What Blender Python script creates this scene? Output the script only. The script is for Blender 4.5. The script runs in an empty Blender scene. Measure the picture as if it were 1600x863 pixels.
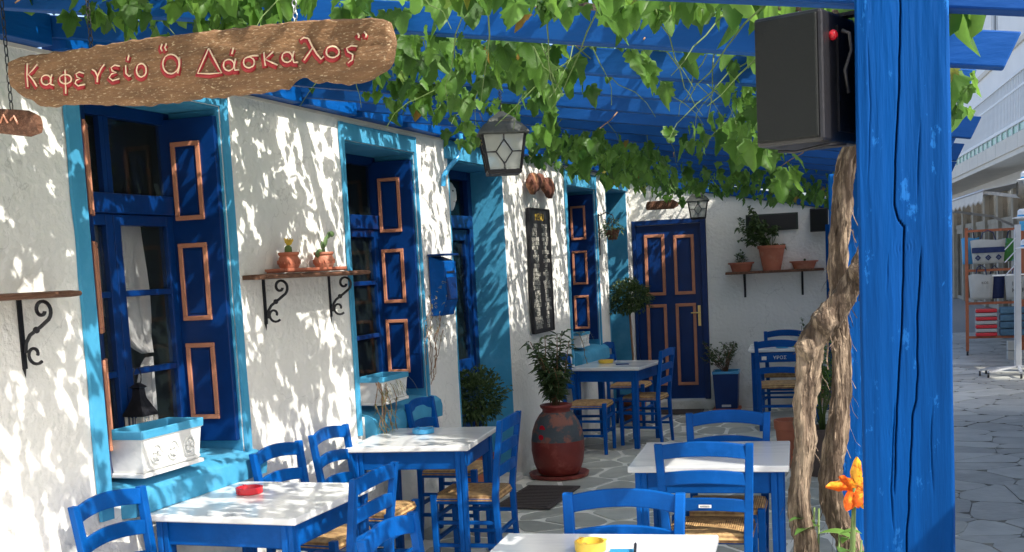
import bpy, bmesh, math, random
from mathutils import Vector, Matrix, noise
R = random.Random(7)
scn = bpy.context.scene
col = scn.collection
PI = math.pi

# ------------------------------------------------------------------ camera
cam_d = bpy.data.cameras.new('camera')
cam = bpy.data.objects.new('camera', cam_d); col.objects.link(cam)
cr = Vector((0.94440, 0.32520, -0.04990)); cu = Vector((0.01400, 0.11120, 0.99370)); cb = Vector((0.32870, -0.93910, 0.10040))
cb.normalize(); cr = (cr - cb * cr.dot(cb)).normalized(); cu = cb.cross(cr)
M = Matrix((cr, cu, cb)).transposed().to_4x4(); M.translation = Vector((0, 0, 1.70))
cam.matrix_world = M
cam_d.sensor_fit = 'HORIZONTAL'; cam_d.sensor_width = 36; cam_d.lens = 1800 / 1600 * 36
cam_d.shift_y = 168.5 / 1600
cam_d.shift_x = 0
cam_d.clip_start = 0.05; cam_d.clip_end = 400
scn.camera = cam

# ------------------------------------------------------------------ world, sun, exposure
LD = Vector((-1, 0.45, -1.12)).normalized()
w = bpy.data.worlds.new('World'); scn.world = w; w.use_nodes = True
nt = w.node_tree; bg = nt.nodes['Background']
sky = nt.nodes.new('ShaderNodeTexSky'); sky.sky_type = 'NISHITA'; sky.sun_disc = False
sky.sun_elevation = math.asin(-LD.z); sky.sun_rotation = math.atan2(-LD.x, -LD.y)
sky.air_density = .7; sky.dust_density = 3.2; sky.ozone_density = .5
nt.links.new(sky.outputs[0], bg.inputs[0]); bg.inputs[1].default_value = 0.15
sd = bpy.data.lights.new('sun', 'SUN'); sd.energy = 2.5; sd.angle = math.radians(0.5); sd.color = (1, 0.95, 0.86)
so = bpy.data.objects.new('sun', sd); col.objects.link(so)
so.rotation_euler = LD.to_track_quat('-Z', 'Y').to_euler()
scn.view_settings.view_transform = 'Standard'; scn.view_settings.look = 'None'
scn.view_settings.exposure = 1.35; scn.view_settings.gamma = 1

# ------------------------------------------------------------------ helpers
class MB:
    """collects geometry for one mesh object"""
    def __init__(s): s.v = []; s.f = []; s.uv = None
    def add(s, vs, fs):
        n = len(s.v); s.v += [tuple(v) for v in vs]; s.f += [tuple(i + n for i in f) for f in fs]; return s
    def box(s, x0, x1, y0, y1, z0, z1):
        return s.add([(x0,y0,z0),(x1,y0,z0),(x1,y1,z0),(x0,y1,z0),(x0,y0,z1),(x1,y0,z1),(x1,y1,z1),(x0,y1,z1)],
                     [(0,3,2,1),(4,5,6,7),(0,1,5,4),(1,2,6,5),(2,3,7,6),(3,0,4,7)])
    def bar(s, a, b, w, h, up=(0,0,1), w2=None, h2=None):
        a = Vector(a); b = Vector(b); d = (b - a).normalized(); u = Vector(up)
        if abs(d.dot(u)) > .98: u = Vector((0,1,0))
        x = d.cross(u).normalized(); u = x.cross(d)
        w2 = w if w2 is None else w2; h2 = h if h2 is None else h2
        vs = [a + x*i*w/2 + u*j*h/2 for i, j in ((-1,-1),(1,-1),(1,1),(-1,1))] + [b + x*i*w2/2 + u*j*h2/2 for i, j in ((-1,-1),(1,-1),(1,1),(-1,1))]
        return s.add(vs, [(0,1,2,3),(7,6,5,4),(0,4,5,1),(1,5,6,2),(2,6,7,3),(3,7,4,0)])
    def tube(s, pts, r, n=8, cap=True):
        pts = [Vector(p) for p in pts]; rs = r if isinstance(r, (list, tuple)) else [r]*len(pts)
        ref = None; vs = []; fs = []
        for i, p in enumerate(pts):
            d = (pts[min(i+1, len(pts)-1)] - pts[max(i-1, 0)]).normalized()
            if ref is None:
                ref = Vector((0,0,1)) if abs(d.z) < .9 else Vector((1,0,0))
            x = d.cross(ref)
            if x.length < 1e-4: x = d.orthogonal()
            x.normalize(); y = d.cross(x); ref = -y if False else y.cross(d) if False else ref
            ref = x.cross(d)
            for k in range(n):
                t = 2*PI*k/n; vs.append(p + (x*math.cos(t) + y*math.sin(t))*rs[i])
        for i in range(len(pts)-1):
            for k in range(n):
                a = i*n+k; b = i*n+(k+1) % n; fs.append((a, b, b+n, a+n))
        if cap:
            fs.append(tuple(range(n))[::-1]); fs.append(tuple((len(pts)-1)*n+k for k in range(n)))
        return s.add(vs, fs)
    def lathe(s, prof, n=24, c=(0,0,0), cap=True, sx=1, sy=1, a0=0):
        vs = []; fs = []
        for r, z in prof:
            for k in range(n):
                t = 2*PI*k/n + a0; vs.append((c[0]+r*math.cos(t)*sx, c[1]+r*math.sin(t)*sy, c[2]+z))
        for i in range(len(prof)-1):
            for k in range(n):
                a = i*n+k; b = i*n+(k+1) % n; fs.append((a, b, b+n, a+n))
        if cap: fs.append(tuple(range(n))[::-1]); fs.append(tuple((len(prof)-1)*n+k for k in range(n)))
        return s.add(vs, fs)
    def prism(s, poly, z0, z1):
        n = len(poly); vs = [(x, y, z0) for x, y in poly] + [(x, y, z1) for x, y in poly]
        fs = [tuple(range(n))[::-1], tuple(range(n, 2*n))] + [(i, (i+1) % n, (i+1) % n + n, i+n) for i in range(n)]
        return s.add(vs, fs)
    def prism_xz(s, poly, y0, y1):
        n = len(poly); vs = [(x, y0, z) for x, z in poly] + [(x, y1, z) for x, z in poly]
        fs = [tuple(range(n)), tuple(range(n, 2*n))[::-1]] + [(i, i+n, (i+1) % n + n, (i+1) % n) for i in range(n)]
        return s.add(vs, fs)
    def grid(s, P):
        h = len(P); wd = len(P[0])
        return s.add([p for r in P for p in r], [(i*wd+j, i*wd+j+1, (i+1)*wd+j+1, (i+1)*wd+j) for i in range(h-1) for j in range(wd-1)])
    def ball(s, c, r, n=10, sz=1):
        return s.lathe([(max(.0005, r*math.sin(PI*i/n)), -r*sz*math.cos(PI*i/n)) for i in range(n+1)], n=n*2 if n < 8 else n+4, c=c)
    def build(s, name, mat, parent=None, smooth=False, bevel=0, fixn=True):
        me = bpy.data.meshes.new(name); me.from_pydata(s.v, [], s.f); me.update()
        if fixn:
            b = bmesh.new(); b.from_mesh(me); bmesh.ops.recalc_face_normals(b, faces=b.faces); b.to_mesh(me); b.free()
        me.materials.append(mat)
        if smooth:
            me.polygons.foreach_set('use_smooth', [True]*len(me.polygons))
            if smooth == 'auto': me.set_sharp_from_angle(angle=math.radians(35))
        o = bpy.data.objects.new(name, me); col.objects.link(o); o.parent = parent
        if bevel:
            m = o.modifiers.new('bevel', 'BEVEL'); m.width = bevel; m.segments = 2; m.limit_method = 'ANGLE'; m.angle_limit = math.radians(40)
        return o

def tag(o, label, cat, group=None, kind=None):
    if label: o['label'] = label
    if cat: o['category'] = cat
    if group: o['group'] = group
    if kind: o['kind'] = kind
    return o
def thing(name, label, cat, loc=(0,0,0), rz=0, group=None):
    o = bpy.data.objects.new(name, None); col.objects.link(o); o.location = loc; o.rotation_euler = (0,0,rz)
    o.empty_display_size = .1
    return tag(o, label, cat, group)
def struct(o): o['kind'] = 'structure'; return o
def stuff(o): o['kind'] = 'stuff'; return o
_kids = {}
def dup(root, loc, rz, label, group=None):
    def rec(o, par):
        c = o.copy(); col.objects.link(c); c.parent = par
        for ch in [x for x in list(bpy.data.objects) if x.parent == o]: rec(ch, c)
        return c
    r = rec(root, None); r.location = loc; r.rotation_euler = (0,0,rz); r['label'] = label
    if group: r['group'] = group
    return r

# ------------------------------------------------------------------ materials
def srgb(c):
    return tuple(((x/255)/12.92 if x/255 <= .04045 else (((x/255)+.055)/1.055)**2.4) for x in c) + (1,)
def mat(name, c, rough=.6, var=.12, scale=6, bump=.2, bscale=40, stretch=(1,1,1), spec=.5, metal=0, c2=None, c2scale=3, c2lo=.5, c2hi=.65, rnd=0, detail=4, bdist=.01, chips=None, dirt=None):
    m = bpy.data.materials.new(name); m.use_nodes = True; n = m.node_tree; L = n.links
    b = n.nodes['Principled BSDF']; b.inputs['Roughness'].default_value = rough; b.inputs['Metallic'].default_value = metal
    b.inputs['Specular IOR Level'].default_value = spec
    tc = n.nodes.new('ShaderNodeTexCoord'); mp = n.nodes.new('ShaderNodeMapping'); mp.inputs['Scale'].default_value = stretch
    L.new(tc.outputs['Object'], mp.inputs[0])
    if rnd:
        oi = n.nodes.new('ShaderNodeObjectInfo'); add = n.nodes.new('ShaderNodeVectorMath'); add.operation = 'ADD'
        mul = n.nodes.new('ShaderNodeMath'); mul.operation = 'MULTIPLY'; mul.inputs[1].default_value = 37
        L.new(oi.outputs['Random'], mul.inputs[0]); L.new(mp.outputs[0], add.inputs[0]); L.new(mul.outputs[0], add.inputs[1]); src = add.outputs[0]
    else: src = mp.outputs[0]
    nz = n.nodes.new('ShaderNodeTexNoise'); nz.inputs['Scale'].default_value = scale; nz.inputs['Detail'].default_value = detail; L.new(src, nz.inputs[0])
    hs = n.nodes.new('ShaderNodeHueSaturation'); hs.inputs['Color'].default_value = c
    mr = n.nodes.new('ShaderNodeMapRange'); mr.inputs['From Min'].default_value = .25; mr.inputs['From Max'].default_value = .75
    mr.inputs['To Min'].default_value = 1-var; mr.inputs['To Max'].default_value = 1+var
    L.new(nz.outputs[0], mr.inputs[0])
    val = mr.outputs[0]
    if rnd:
        mr2 = n.nodes.new('ShaderNodeMapRange'); mr2.inputs['To Min'].default_value = 1-rnd; mr2.inputs['To Max'].default_value = 1+rnd
        L.new(oi.outputs['Random'], mr2.inputs[0]); mm = n.nodes.new('ShaderNodeMath'); mm.operation = 'MULTIPLY'
        L.new(val, mm.inputs[0]); L.new(mr2.outputs[0], mm.inputs[1]); val = mm.outputs[0]
    L.new(val, hs.inputs['Value']); out = hs.outputs[0]
    if c2:
        n2 = n.nodes.new('ShaderNodeTexNoise'); n2.inputs['Scale'].default_value = c2scale; n2.inputs['Detail'].default_value = 6; n2.inputs['Roughness'].default_value = .65; L.new(src, n2.inputs[0])
        r2 = n.nodes.new('ShaderNodeMapRange'); r2.inputs['From Min'].default_value = c2lo; r2.inputs['From Max'].default_value = c2hi; L.new(n2.outputs[0], r2.inputs[0])
        mx = n.nodes.new('ShaderNodeMix'); mx.data_type = 'RGBA'; L.new(r2.outputs[0], mx.inputs[0]); L.new(out, mx.inputs[6]); mx.inputs[7].default_value = c2; out = mx.outputs[2]
    if chips:
        n4 = n.nodes.new('ShaderNodeTexNoise'); n4.inputs['Scale'].default_value = chips[1]; n4.inputs['Detail'].default_value = 8; n4.inputs['Roughness'].default_value = .7
        m4 = n.nodes.new('ShaderNodeMapping'); m4.inputs['Scale'].default_value = chips[3]; L.new(tc.outputs['Object'], m4.inputs[0]); L.new(m4.outputs[0], n4.inputs[0])
        r4 = n.nodes.new('ShaderNodeMapRange'); r4.inputs['From Min'].default_value = chips[2]; r4.inputs['From Max'].default_value = chips[2]+.03; L.new(n4.outputs[0], r4.inputs[0])
        x4 = n.nodes.new('ShaderNodeMix'); x4.data_type = 'RGBA'; L.new(r4.outputs[0], x4.inputs[0]); L.new(out, x4.inputs[6]); x4.inputs[7].default_value = chips[0]; out = x4.outputs[2]
    if dirt:
        sz = n.nodes.new('ShaderNodeSeparateXYZ'); L.new(tc.outputs['Object'], sz.inputs[0])
        rz_ = n.nodes.new('ShaderNodeMapRange'); rz_.inputs['From Min'].default_value = 0; rz_.inputs['From Max'].default_value = dirt[1]; rz_.inputs['To Min'].default_value = .30; rz_.inputs['To Max'].default_value = -.25; L.new(sz.outputs[2], rz_.inputs[0])
        n5 = n.nodes.new('ShaderNodeTexNoise'); n5.inputs['Scale'].default_value = 5; n5.inputs['Detail'].default_value = 8; L.new(tc.outputs['Object'], n5.inputs[0])
        a5 = n.nodes.new('ShaderNodeMath'); a5.operation = 'ADD'; L.new(n5.outputs[0], a5.inputs[0]); L.new(rz_.outputs[0], a5.inputs[1])
        r5_ = n.nodes.new('ShaderNodeMapRange'); r5_.inputs['From Min'].default_value = .5; r5_.inputs['From Max'].default_value = .95; r5_.inputs['To Max'].default_value = .75; L.new(a5.outputs[0], r5_.inputs[0])
        x5 = n.nodes.new('ShaderNodeMix'); x5.data_type = 'RGBA'; L.new(r5_.outputs[0], x5.inputs[0]); L.new(out, x5.inputs[6]); x5.inputs[7].default_value = dirt[0]; out = x5.outputs[2]
    if dirt:
        vo = n.nodes.new('ShaderNodeTexVoronoi'); vo.feature = 'DISTANCE_TO_EDGE'; vo.inputs['Scale'].default_value = 1.1
        wn = n.nodes.new('ShaderNodeTexNoise'); wn.inputs['Scale'].default_value = 3; wn.inputs['Detail'].default_value = 8; va = n.nodes.new('ShaderNodeVectorMath'); va.operation = 'ADD'
        L.new(tc.outputs['Object'], wn.inputs[0]); L.new(tc.outputs['Object'], va.inputs[0]); L.new(wn.outputs[1], va.inputs[1]); L.new(va.outputs[0], vo.inputs[0])
        rc = n.nodes.new('ShaderNodeMapRange'); rc.inputs['From Min'].default_value = .0; rc.inputs['From Max'].default_value = .006; rc.inputs['To Min'].default_value = .35; rc.inputs['To Max'].default_value = 0; L.new(vo.outputs['Distance'], rc.inputs[0])
        xc = n.nodes.new('ShaderNodeMix'); xc.data_type = 'RGBA'; L.new(rc.outputs[0], xc.inputs[0]); L.new(out, xc.inputs[6]); xc.inputs[7].default_value = (.3,.29,.26,1); out = xc.outputs[2]
    L.new(out, b.inputs['Base Color'])
    if bump:
        n3 = n.nodes.new('ShaderNodeTexNoise'); n3.inputs['Scale'].default_value = bscale; n3.inputs['Detail'].default_value = 5; L.new(src, n3.inputs[0])
        bp = n.nodes.new('ShaderNodeBump'); bp.inputs['Strength'].default_value = bump; bp.inputs['Distance'].default_value = bdist; L.new(n3.outputs[0], bp.inputs['Height']); L.new(bp.outputs[0], b.inputs['Normal'])
    return m
BLUE = (0.0, 0.074, 0.31, 1); BLUE_D = (0.001, 0.027, 0.135, 1)
M_blue = mat('blue paint', BLUE, .5, .2, 7, .25, 30, stretch=(1,1,1), rnd=.14, c2=(.004,.10,.42,1), c2scale=9, c2lo=.55, c2hi=.75, spec=.16, chips=((.10,.17,.30,1), 30, .69, (1,1,1)))
M_bluewood = mat('blue painted timber', (0, .058, .24, 1), .6, .16, 8, .5, 28, stretch=(.25,1,1), rnd=.08, c2=(.01,.11,.42,1), c2scale=5, c2lo=.58, c2hi=.75, spec=.25, chips=((.14,.26,.5,1), 18, .70, (.3,1,1)))
M_bluez = mat('blue painted post timber', (.0,.055,.225,1), .7, .32, 12, .8, 40, stretch=(1,1,.08), c2=(.006,.095,.38,1), c2scale=5, c2lo=.55, c2hi=.75, spec=.1, chips=((.01,.11,.36,1), 30, .60, (1,1,.4)))
M_bluey = mat('blue painted beam', BLUE, .45, .15, 8, .5, 28, stretch=(1,.2,1), rnd=.06, c2=(.01,.12,.42,1), c2scale=6, c2lo=.56, c2hi=.72, spec=.25, chips=((.2,.35,.6,1), 16, .68, (1,.4,1)))
M_blued = mat('deep blue gloss paint', BLUE_D, .36, .2, 5, .15, 25, rnd=.1, spec=.3, chips=((.03,.12,.3,1), 22, .70, (1,1,.5)))
M_teal = mat('light blue lime paint', (.045,.29,.49,1), .75, .12, 3, .25, 30, c2=(.10,.37,.58,1), c2scale=5, c2lo=.5, c2hi=.8)
M_wall = mat('white limewash plaster', (.82,.81,.76,1), .9, .05, 2.5, 1.0, 26, c2=(.74,.73,.66,1), c2scale=1.3, c2lo=.55, c2hi=.85, detail=8, bdist=.012, dirt=((.42,.40,.34,1), .55))
M_salmon = mat('salmon moulding paint', (.50,.21,.12,1), .5, .12, 12, .2, 40)
M_marble = mat('white marble', (.78,.79,.78,1), .14, .03, 3, 0, 10, c2=(.45,.48,.52,1), c2scale=3.2, c2lo=.50, c2hi=.80, rnd=.03, stretch=(.5,2.2,1))
M_iron = mat('black iron', (.012,.012,.016,1), .5, .2, 20, .4, 60, metal=.3)
M_oldwood = mat('weathered brown wood', (.13,.055,.028,1), .75, .35, 6, .8, 30, stretch=(8,1,8), c2=(.28,.14,.08,1), c2scale=8, c2lo=.5, c2hi=.7)
M_terra = mat('terracotta', (.42,.13,.07,1), .7, .12, 8, .3, 40, c2=(.55,.25,.16,1), c2scale=5, c2lo=.55, c2hi=.75, rnd=.12)
M_red = mat('red paint', (.20,.028,.02,1), .5, .2, 6, .35, 25, c2=(.36,.10,.07,1), c2scale=7, c2lo=.55, c2hi=.72)
M_white = mat('white ceramic paint', (.78,.79,.77,1), .5, .04, 6, .2, 40)
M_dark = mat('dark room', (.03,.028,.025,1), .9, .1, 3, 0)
M_soil = mat('soil', (.05,.032,.02,1), 1, .3, 30, .8, 80)
M_brass = mat('brass', (.6,.45,.18,1), .3, .1, 8, 0, metal=.9)
M_steel = mat('brushed steel', (.5,.52,.55,1), .35, .1, 8, 0, metal=.7)
M_black = mat('black plastic', (.006,.008,.007,1), .6, .1, 8, .15, 250, spec=.3)
M_black2 = mat('black satin', (.012,.012,.014,1), .4, .1, 8, .1, 100)
M_cloth = mat('white lace cloth', (.9,.9,.9,1), .9, .04, 12, .3, 90)
M_chalk = mat('chalk writing', (.7,.68,.6,1), .9, .2, 40, 0)
M_yellow = mat('yellow plastic', (.75,.50,.06,1), .35, .05, 8, 0)
M_redp = mat('red plastic', (.6,.02,.03,1), .25, .05, 8, 0)
M_cyan = mat('pale blue plastic', (.05,.32,.6,1), .3, .05, 8, 0)
M_joint = mat('white painted joints', (.84,.83,.75,1), .8, .1, 9, .4, 60)
M_stone = mat('grey paving stone', (.45,.455,.40,1), .6, .18, 5, .35, 30, rnd=.22, c2=(.52,.52,.46,1), c2scale=4, c2lo=.55, c2hi=.75)
M_slate = mat('worn slate paving', (.33,.335,.30,1), .45, .2, 4, .5, 22, rnd=.25, c2=(.44,.43,.39,1), c2scale=3, c2lo=.55, c2hi=.75)
M_mortar = mat('street mortar', (.27,.265,.24,1), .9, .15, 12, .5, 60)
M_mat = mat('brown doormat', (.075,.06,.055,1), .95, .2, 60, .8, 150)
M_cream = mat('cream render', (.70,.66,.57,1), .85, .06, 2, .3, 30)
M_bldg = mat('white render', (.86,.86,.83,1), .85, .05, 1, .3, 20)
M_awn = mat('awning canvas', (.66,.62,.55,1), .9, .08, 2, .3, 30)
M_orange = mat('orange rack paint', (.36,.10,.035,1), .5, .15, 8, .2, 40)
M_stem = mat('green stem', (.10,.16,.04,1), .6, .15, 20, .2, 60)
M_twig = mat('brown vine cane', (.26,.15,.08,1), .8, .3, 20, .6, 60, stretch=(1,1,1))

def bark_mat():
    m = mat('grapevine bark', (.085,.058,.038,1), .95, .45, 24, 1, 75, stretch=(1,1,.11), c2=(.34,.26,.18,1), c2scale=46, c2lo=.47, c2hi=.62, bdist=.03)
    return m
M_bark = bark_mat()

def leaf_mat(name, c1, c2, trans=.45, rough=.45):
    m = bpy.data.materials.new(name); m.use_nodes = True; n = m.node_tree; L = n.links
    b = n.nodes['Principled BSDF']; out = n.nodes['Material Output']
    oi = n.nodes.new('ShaderNodeObjectInfo'); at = n.nodes.new('ShaderNodeAttribute'); at.attribute_name = 'tint'
    ad = n.nodes.new('ShaderNodeMath'); ad.operation = 'ADD'; fr = n.nodes.new('ShaderNodeMath'); fr.operation = 'FRACT'
    L.new(oi.outputs['Random'], ad.inputs[0]); L.new(at.outputs['Fac'], ad.inputs[1]); L.new(ad.outputs[0], fr.inputs[0])
    cr_ = n.nodes.new('ShaderNodeValToRGB'); e = cr_.color_ramp.elements
    e[0].color = c1; e[1].color = c2; e[0].position = 0; e[1].position = .97
    x = e.new(.99) if len(c1) == 4 and name == 'vine leaf' else None
    if x: x.color = (.24,.15,.03,1); e[1].position = .97
    L.new(fr.outputs[0], cr_.inputs[0])
    tc = n.nodes.new('ShaderNodeTexCoord'); nz = n.nodes.new('ShaderNodeTexNoise'); nz.inputs['Scale'].default_value = 40; L.new(tc.outputs['Object'], nz.inputs[0])
    hs = n.nodes.new('ShaderNodeHueSaturation'); mr = n.nodes.new('ShaderNodeMapRange'); mr.inputs[3].default_value = .75; mr.inputs[4].default_value = 1.25
    L.new(nz.outputs[0], mr.inputs[0]); L.new(mr.outputs[0], hs.inputs['Value']); L.new(cr_.outputs[0], hs.inputs['Color'])
    b.inputs['Roughness'].default_value = rough; b.inputs['Specular IOR Level'].default_value = .35
    L.new(hs.outputs[0], b.inputs['Base Color'])
    bp = n.nodes.new('ShaderNodeBump'); bp.inputs['Strength'].default_value = .4; bp.inputs['Distance'].default_value = .004
    L.new(nz.outputs[0], bp.inputs['Height']); L.new(bp.outputs[0], b.inputs['Normal'])
    tr = n.nodes.new('ShaderNodeBsdfTranslucent')
    h2 = n.nodes.new('ShaderNodeHueSaturation'); h2.inputs['Hue'].default_value = .485; h2.inputs['Value'].default_value = 2.2; L.new(hs.outputs[0], h2.inputs['Color']); L.new(h2.outputs[0], tr.inputs[0])
    mx = n.nodes.new('ShaderNodeMixShader'); mx.inputs[0].default_value = trans
    L.new(b.outputs[0], mx.inputs[1]); L.new(tr.outputs[0], mx.inputs[2]); L.new(mx.outputs[0], out.inputs[0])
    return m
M_vleaf = leaf_mat('vine leaf', (.026,.08,.012,1), (.10,.215,.034,1), .42)
M_sleaf = leaf_mat('dark shrub leaf', (.03,.06,.022,1), (.09,.14,.05,1), .2)
M_gleaf = leaf_mat('garden leaf', (.05,.12,.03,1), (.13,.25,.05,1), .3)
M_dry = leaf_mat('dry spider leaf', (.16,.17,.07,1), (.30,.27,.15,1), .25)

def rush_mat():
    m = bpy.data.materials.new('rush seat'); m.use_nodes = True; n = m.node_tree; L = n.links; b = n.nodes['Principled BSDF']
    tc = n.nodes.new('ShaderNodeTexCoord'); sp = n.nodes.new('ShaderNodeSeparateXYZ'); L.new(tc.outputs['Object'], sp.inputs[0])
    def mth(op, a, b_=None):
        q = n.nodes.new('ShaderNodeMath'); q.operation = op; L.new(a, q.inputs[0])
        if b_ is not None:
            if isinstance(b_, (int, float)): q.inputs[1].default_value = b_
            else: L.new(b_, q.inputs[1])
        return q.outputs[0]
    ax = mth('ABSOLUTE', sp.outputs[0]); ay = mth('ABSOLUTE', sp.outputs[1]); mxm = mth('MAXIMUM', ax, ay)
    s = mth('SINE', mth('MULTIPLY', mxm, 620.)); nz = n.nodes.new('ShaderNodeTexNoise'); nz.inputs['Scale'].default_value = 30; L.new(tc.outputs['Object'], nz.inputs[0])
    f = mth('ADD', mth('MULTIPLY', s, .22), nz.outputs[0])
    cr_ = n.nodes.new('ShaderNodeValToRGB'); e = cr_.color_ramp.elements; e[0].position = .2; e[0].color = (.20,.10,.04,1); e[1].position = .8; e[1].color = (.62,.40,.17,1)
    L.new(f, cr_.inputs[0]); L.new(cr_.outputs[0], b.inputs['Base Color']); b.inputs['Roughness'].default_value = .7
    bp = n.nodes.new('ShaderNodeBump'); bp.inputs['Strength'].default_value = .8; bp.inputs['Distance'].default_value = .004; L.new(f, bp.inputs['Height']); L.new(bp.outputs[0], b.inputs['Normal'])
    return m
M_rush = rush_mat()

def glass_mat(name, c, rough, alpha_mix):
    m = bpy.data.materials.new(name); m.use_nodes = True; n = m.node_tree; L = n.links; b = n.nodes['Principled BSDF']; out = n.nodes['Material Output']
    b.inputs['Base Color'].default_value = c; b.inputs['Roughness'].default_value = rough; b.inputs['Specular IOR Level'].default_value = .8
    t = n.nodes.new('ShaderNodeBsdfTransparent'); mx = n.nodes.new('ShaderNodeMixShader'); mx.inputs[0].default_value = alpha_mix
    L.new(t.outputs[0], mx.inputs[1]); L.new(b.outputs[0], mx.inputs[2]); L.new(mx.outputs[0], out.inputs[0]); return m
M_glass = glass_mat('window glass', (.02,.03,.03,1), .03, .25)
M_milk = glass_mat('frosted lantern glass', (.40,.43,.40,1), .25, .6)

# ------------------------------------------------------------------ setting: ground
def voronoi_cells(x0, x1, y0, y1, sx, sy, jit, gap, rnd):
    pts = []
    ny = int((y1-y0)/sy); 
    for j in range(-1, ny+2):
        for i in range(-1, int((x1-x0)/sx)+2):
            pts.append((x0+(i+.5*(j % 2)+.5+rnd.uniform(-jit, jit))*sx, y0+(j+.5+rnd.uniform(-jit, jit))*sy))
    cells = []
    for k, p in enumerate(pts):
        if not (x0 <= p[0] <= x1 and y0 <= p[1] <= y1): continue
        poly = [(p[0]-sx*2, p[1]-sy*2), (p[0]+sx*2, p[1]-sy*2), (p[0]+sx*2, p[1]+sy*2), (p[0]-sx*2, p[1]+sy*2)]
        for l, q in enumerate(pts):
            if l == k or abs(q[0]-p[0]) > sx*3.2 or abs(q[1]-p[1]) > sy*3.2: continue
            dx, dy = q[0]-p[0], q[1]-p[1]; d = math.hypot(dx, dy)
            if d < 1e-6: continue
            nx, ny_ = dx/d, dy/d; lim = d/2 - gap/2; out = []
            for a in range(len(poly)):
                A = poly[a]; B = poly[(a+1) % len(poly)]
                da = (A[0]-p[0])*nx+(A[1]-p[1])*ny_-lim; db = (B[0]-p[0])*nx+(B[1]-p[1])*ny_-lim
                if da <= 0: out.append(A)
                if da*db < 0:
                    t = da/(da-db); out.append((A[0]+t*(B[0]-A[0]), A[1]+t*(B[1]-A[1])))
            poly = out
            if len(poly) < 3: break
        if len(poly) >= 3: cells.append((p, poly))
    return cells
def chip(poly, amt):
    out = []
    for i in range(len(poly)):
        a, b, c = poly[i-1], poly[i], poly[(i+1) % len(poly)]
        out.append((b[0]+(a[0]-b[0])*amt, b[1]+(a[1]-b[1])*amt)); out.append((b[0]+(c[0]-b[0])*amt, b[1]+(c[1]-b[1])*amt))
    return out

ground = struct(MB().grid([[(x, y, -.06) for x in (-120, -30, -8, 0, 8, 30, 120)] for y in (-60, -10, 0, 10, 30, 60, 300)]).build('ground', M_mortar))
street = struct(MB().grid([[(.28+i*.6-.0916*y, y, -.012) for i in range(9)] for y in range(-4, 61, 4)]).build('street', M_mortar))
terrace = struct(MB().box(-3.6, .28, -2, 13.6, -.05, -.006).build('terrace_floor', M_joint))
def lay(cells, parent, m, z, name, maxn, near):
    cells.sort(key=lambda c: abs(c[0][1]-near)); rest = MB()
    for k, (p, poly) in enumerate(cells):
        poly = chip(poly, .16); dz = R.uniform(-.002, .002)
        if k < maxn:
            MB().prism([(x-p[0], y-p[1]) for x, y in poly], -.02, 0).build(name, m, parent).location = (p[0], p[1], z+dz)
        else: rest.prism(poly, z-.02, z+dz)
    if rest.v: stuff(rest.build(name+'s', m, parent))
cells = voronoi_cells(-3.05, .2, -1.5, 13.0, .36, .33, .55, .040, random.Random(3))
vis = [c for c in cells if c[0][1] > 5.8]; far = [c for c in cells if c[0][1] <= 5.8]
lay(vis, terrace, M_stone, .0, 'paving_stone', 300, 9)
lay(far, terrace, M_stone, .0, 'paving_stone', 0, 0)
sc = voronoi_cells(.30, 3.6, 1.5, 24, .66, .22, .52, .007, random.Random(5))
sc = [(p, [(x-.0916*y, y) for x, y in q]) for p, q in sc]
vis = [((p[0]-.0916*p[1], p[1]), q) for p, q in sc if 5.5 < p[1] < 22 and (p[0]-.0916*p[1]) < .115*p[1]+.1]
ids = set(v[0] for v in vis)
oth = [((p[0]-.0916*p[1], p[1]), q) for p, q in sc]; oth = [o for o in oth if o[0] not in ids]
lay(vis, street, M_slate, .0, 'paving_slab', 300, 10)
lay(oth, street, M_slate, .0, 'paving_slab', 0, 0)
# kerb-like planting strip along the posts
bed = struct(MB().box(-.36, .26, .6, 4.2, -.004, .05).build('planting_bed', M_soil))

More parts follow.
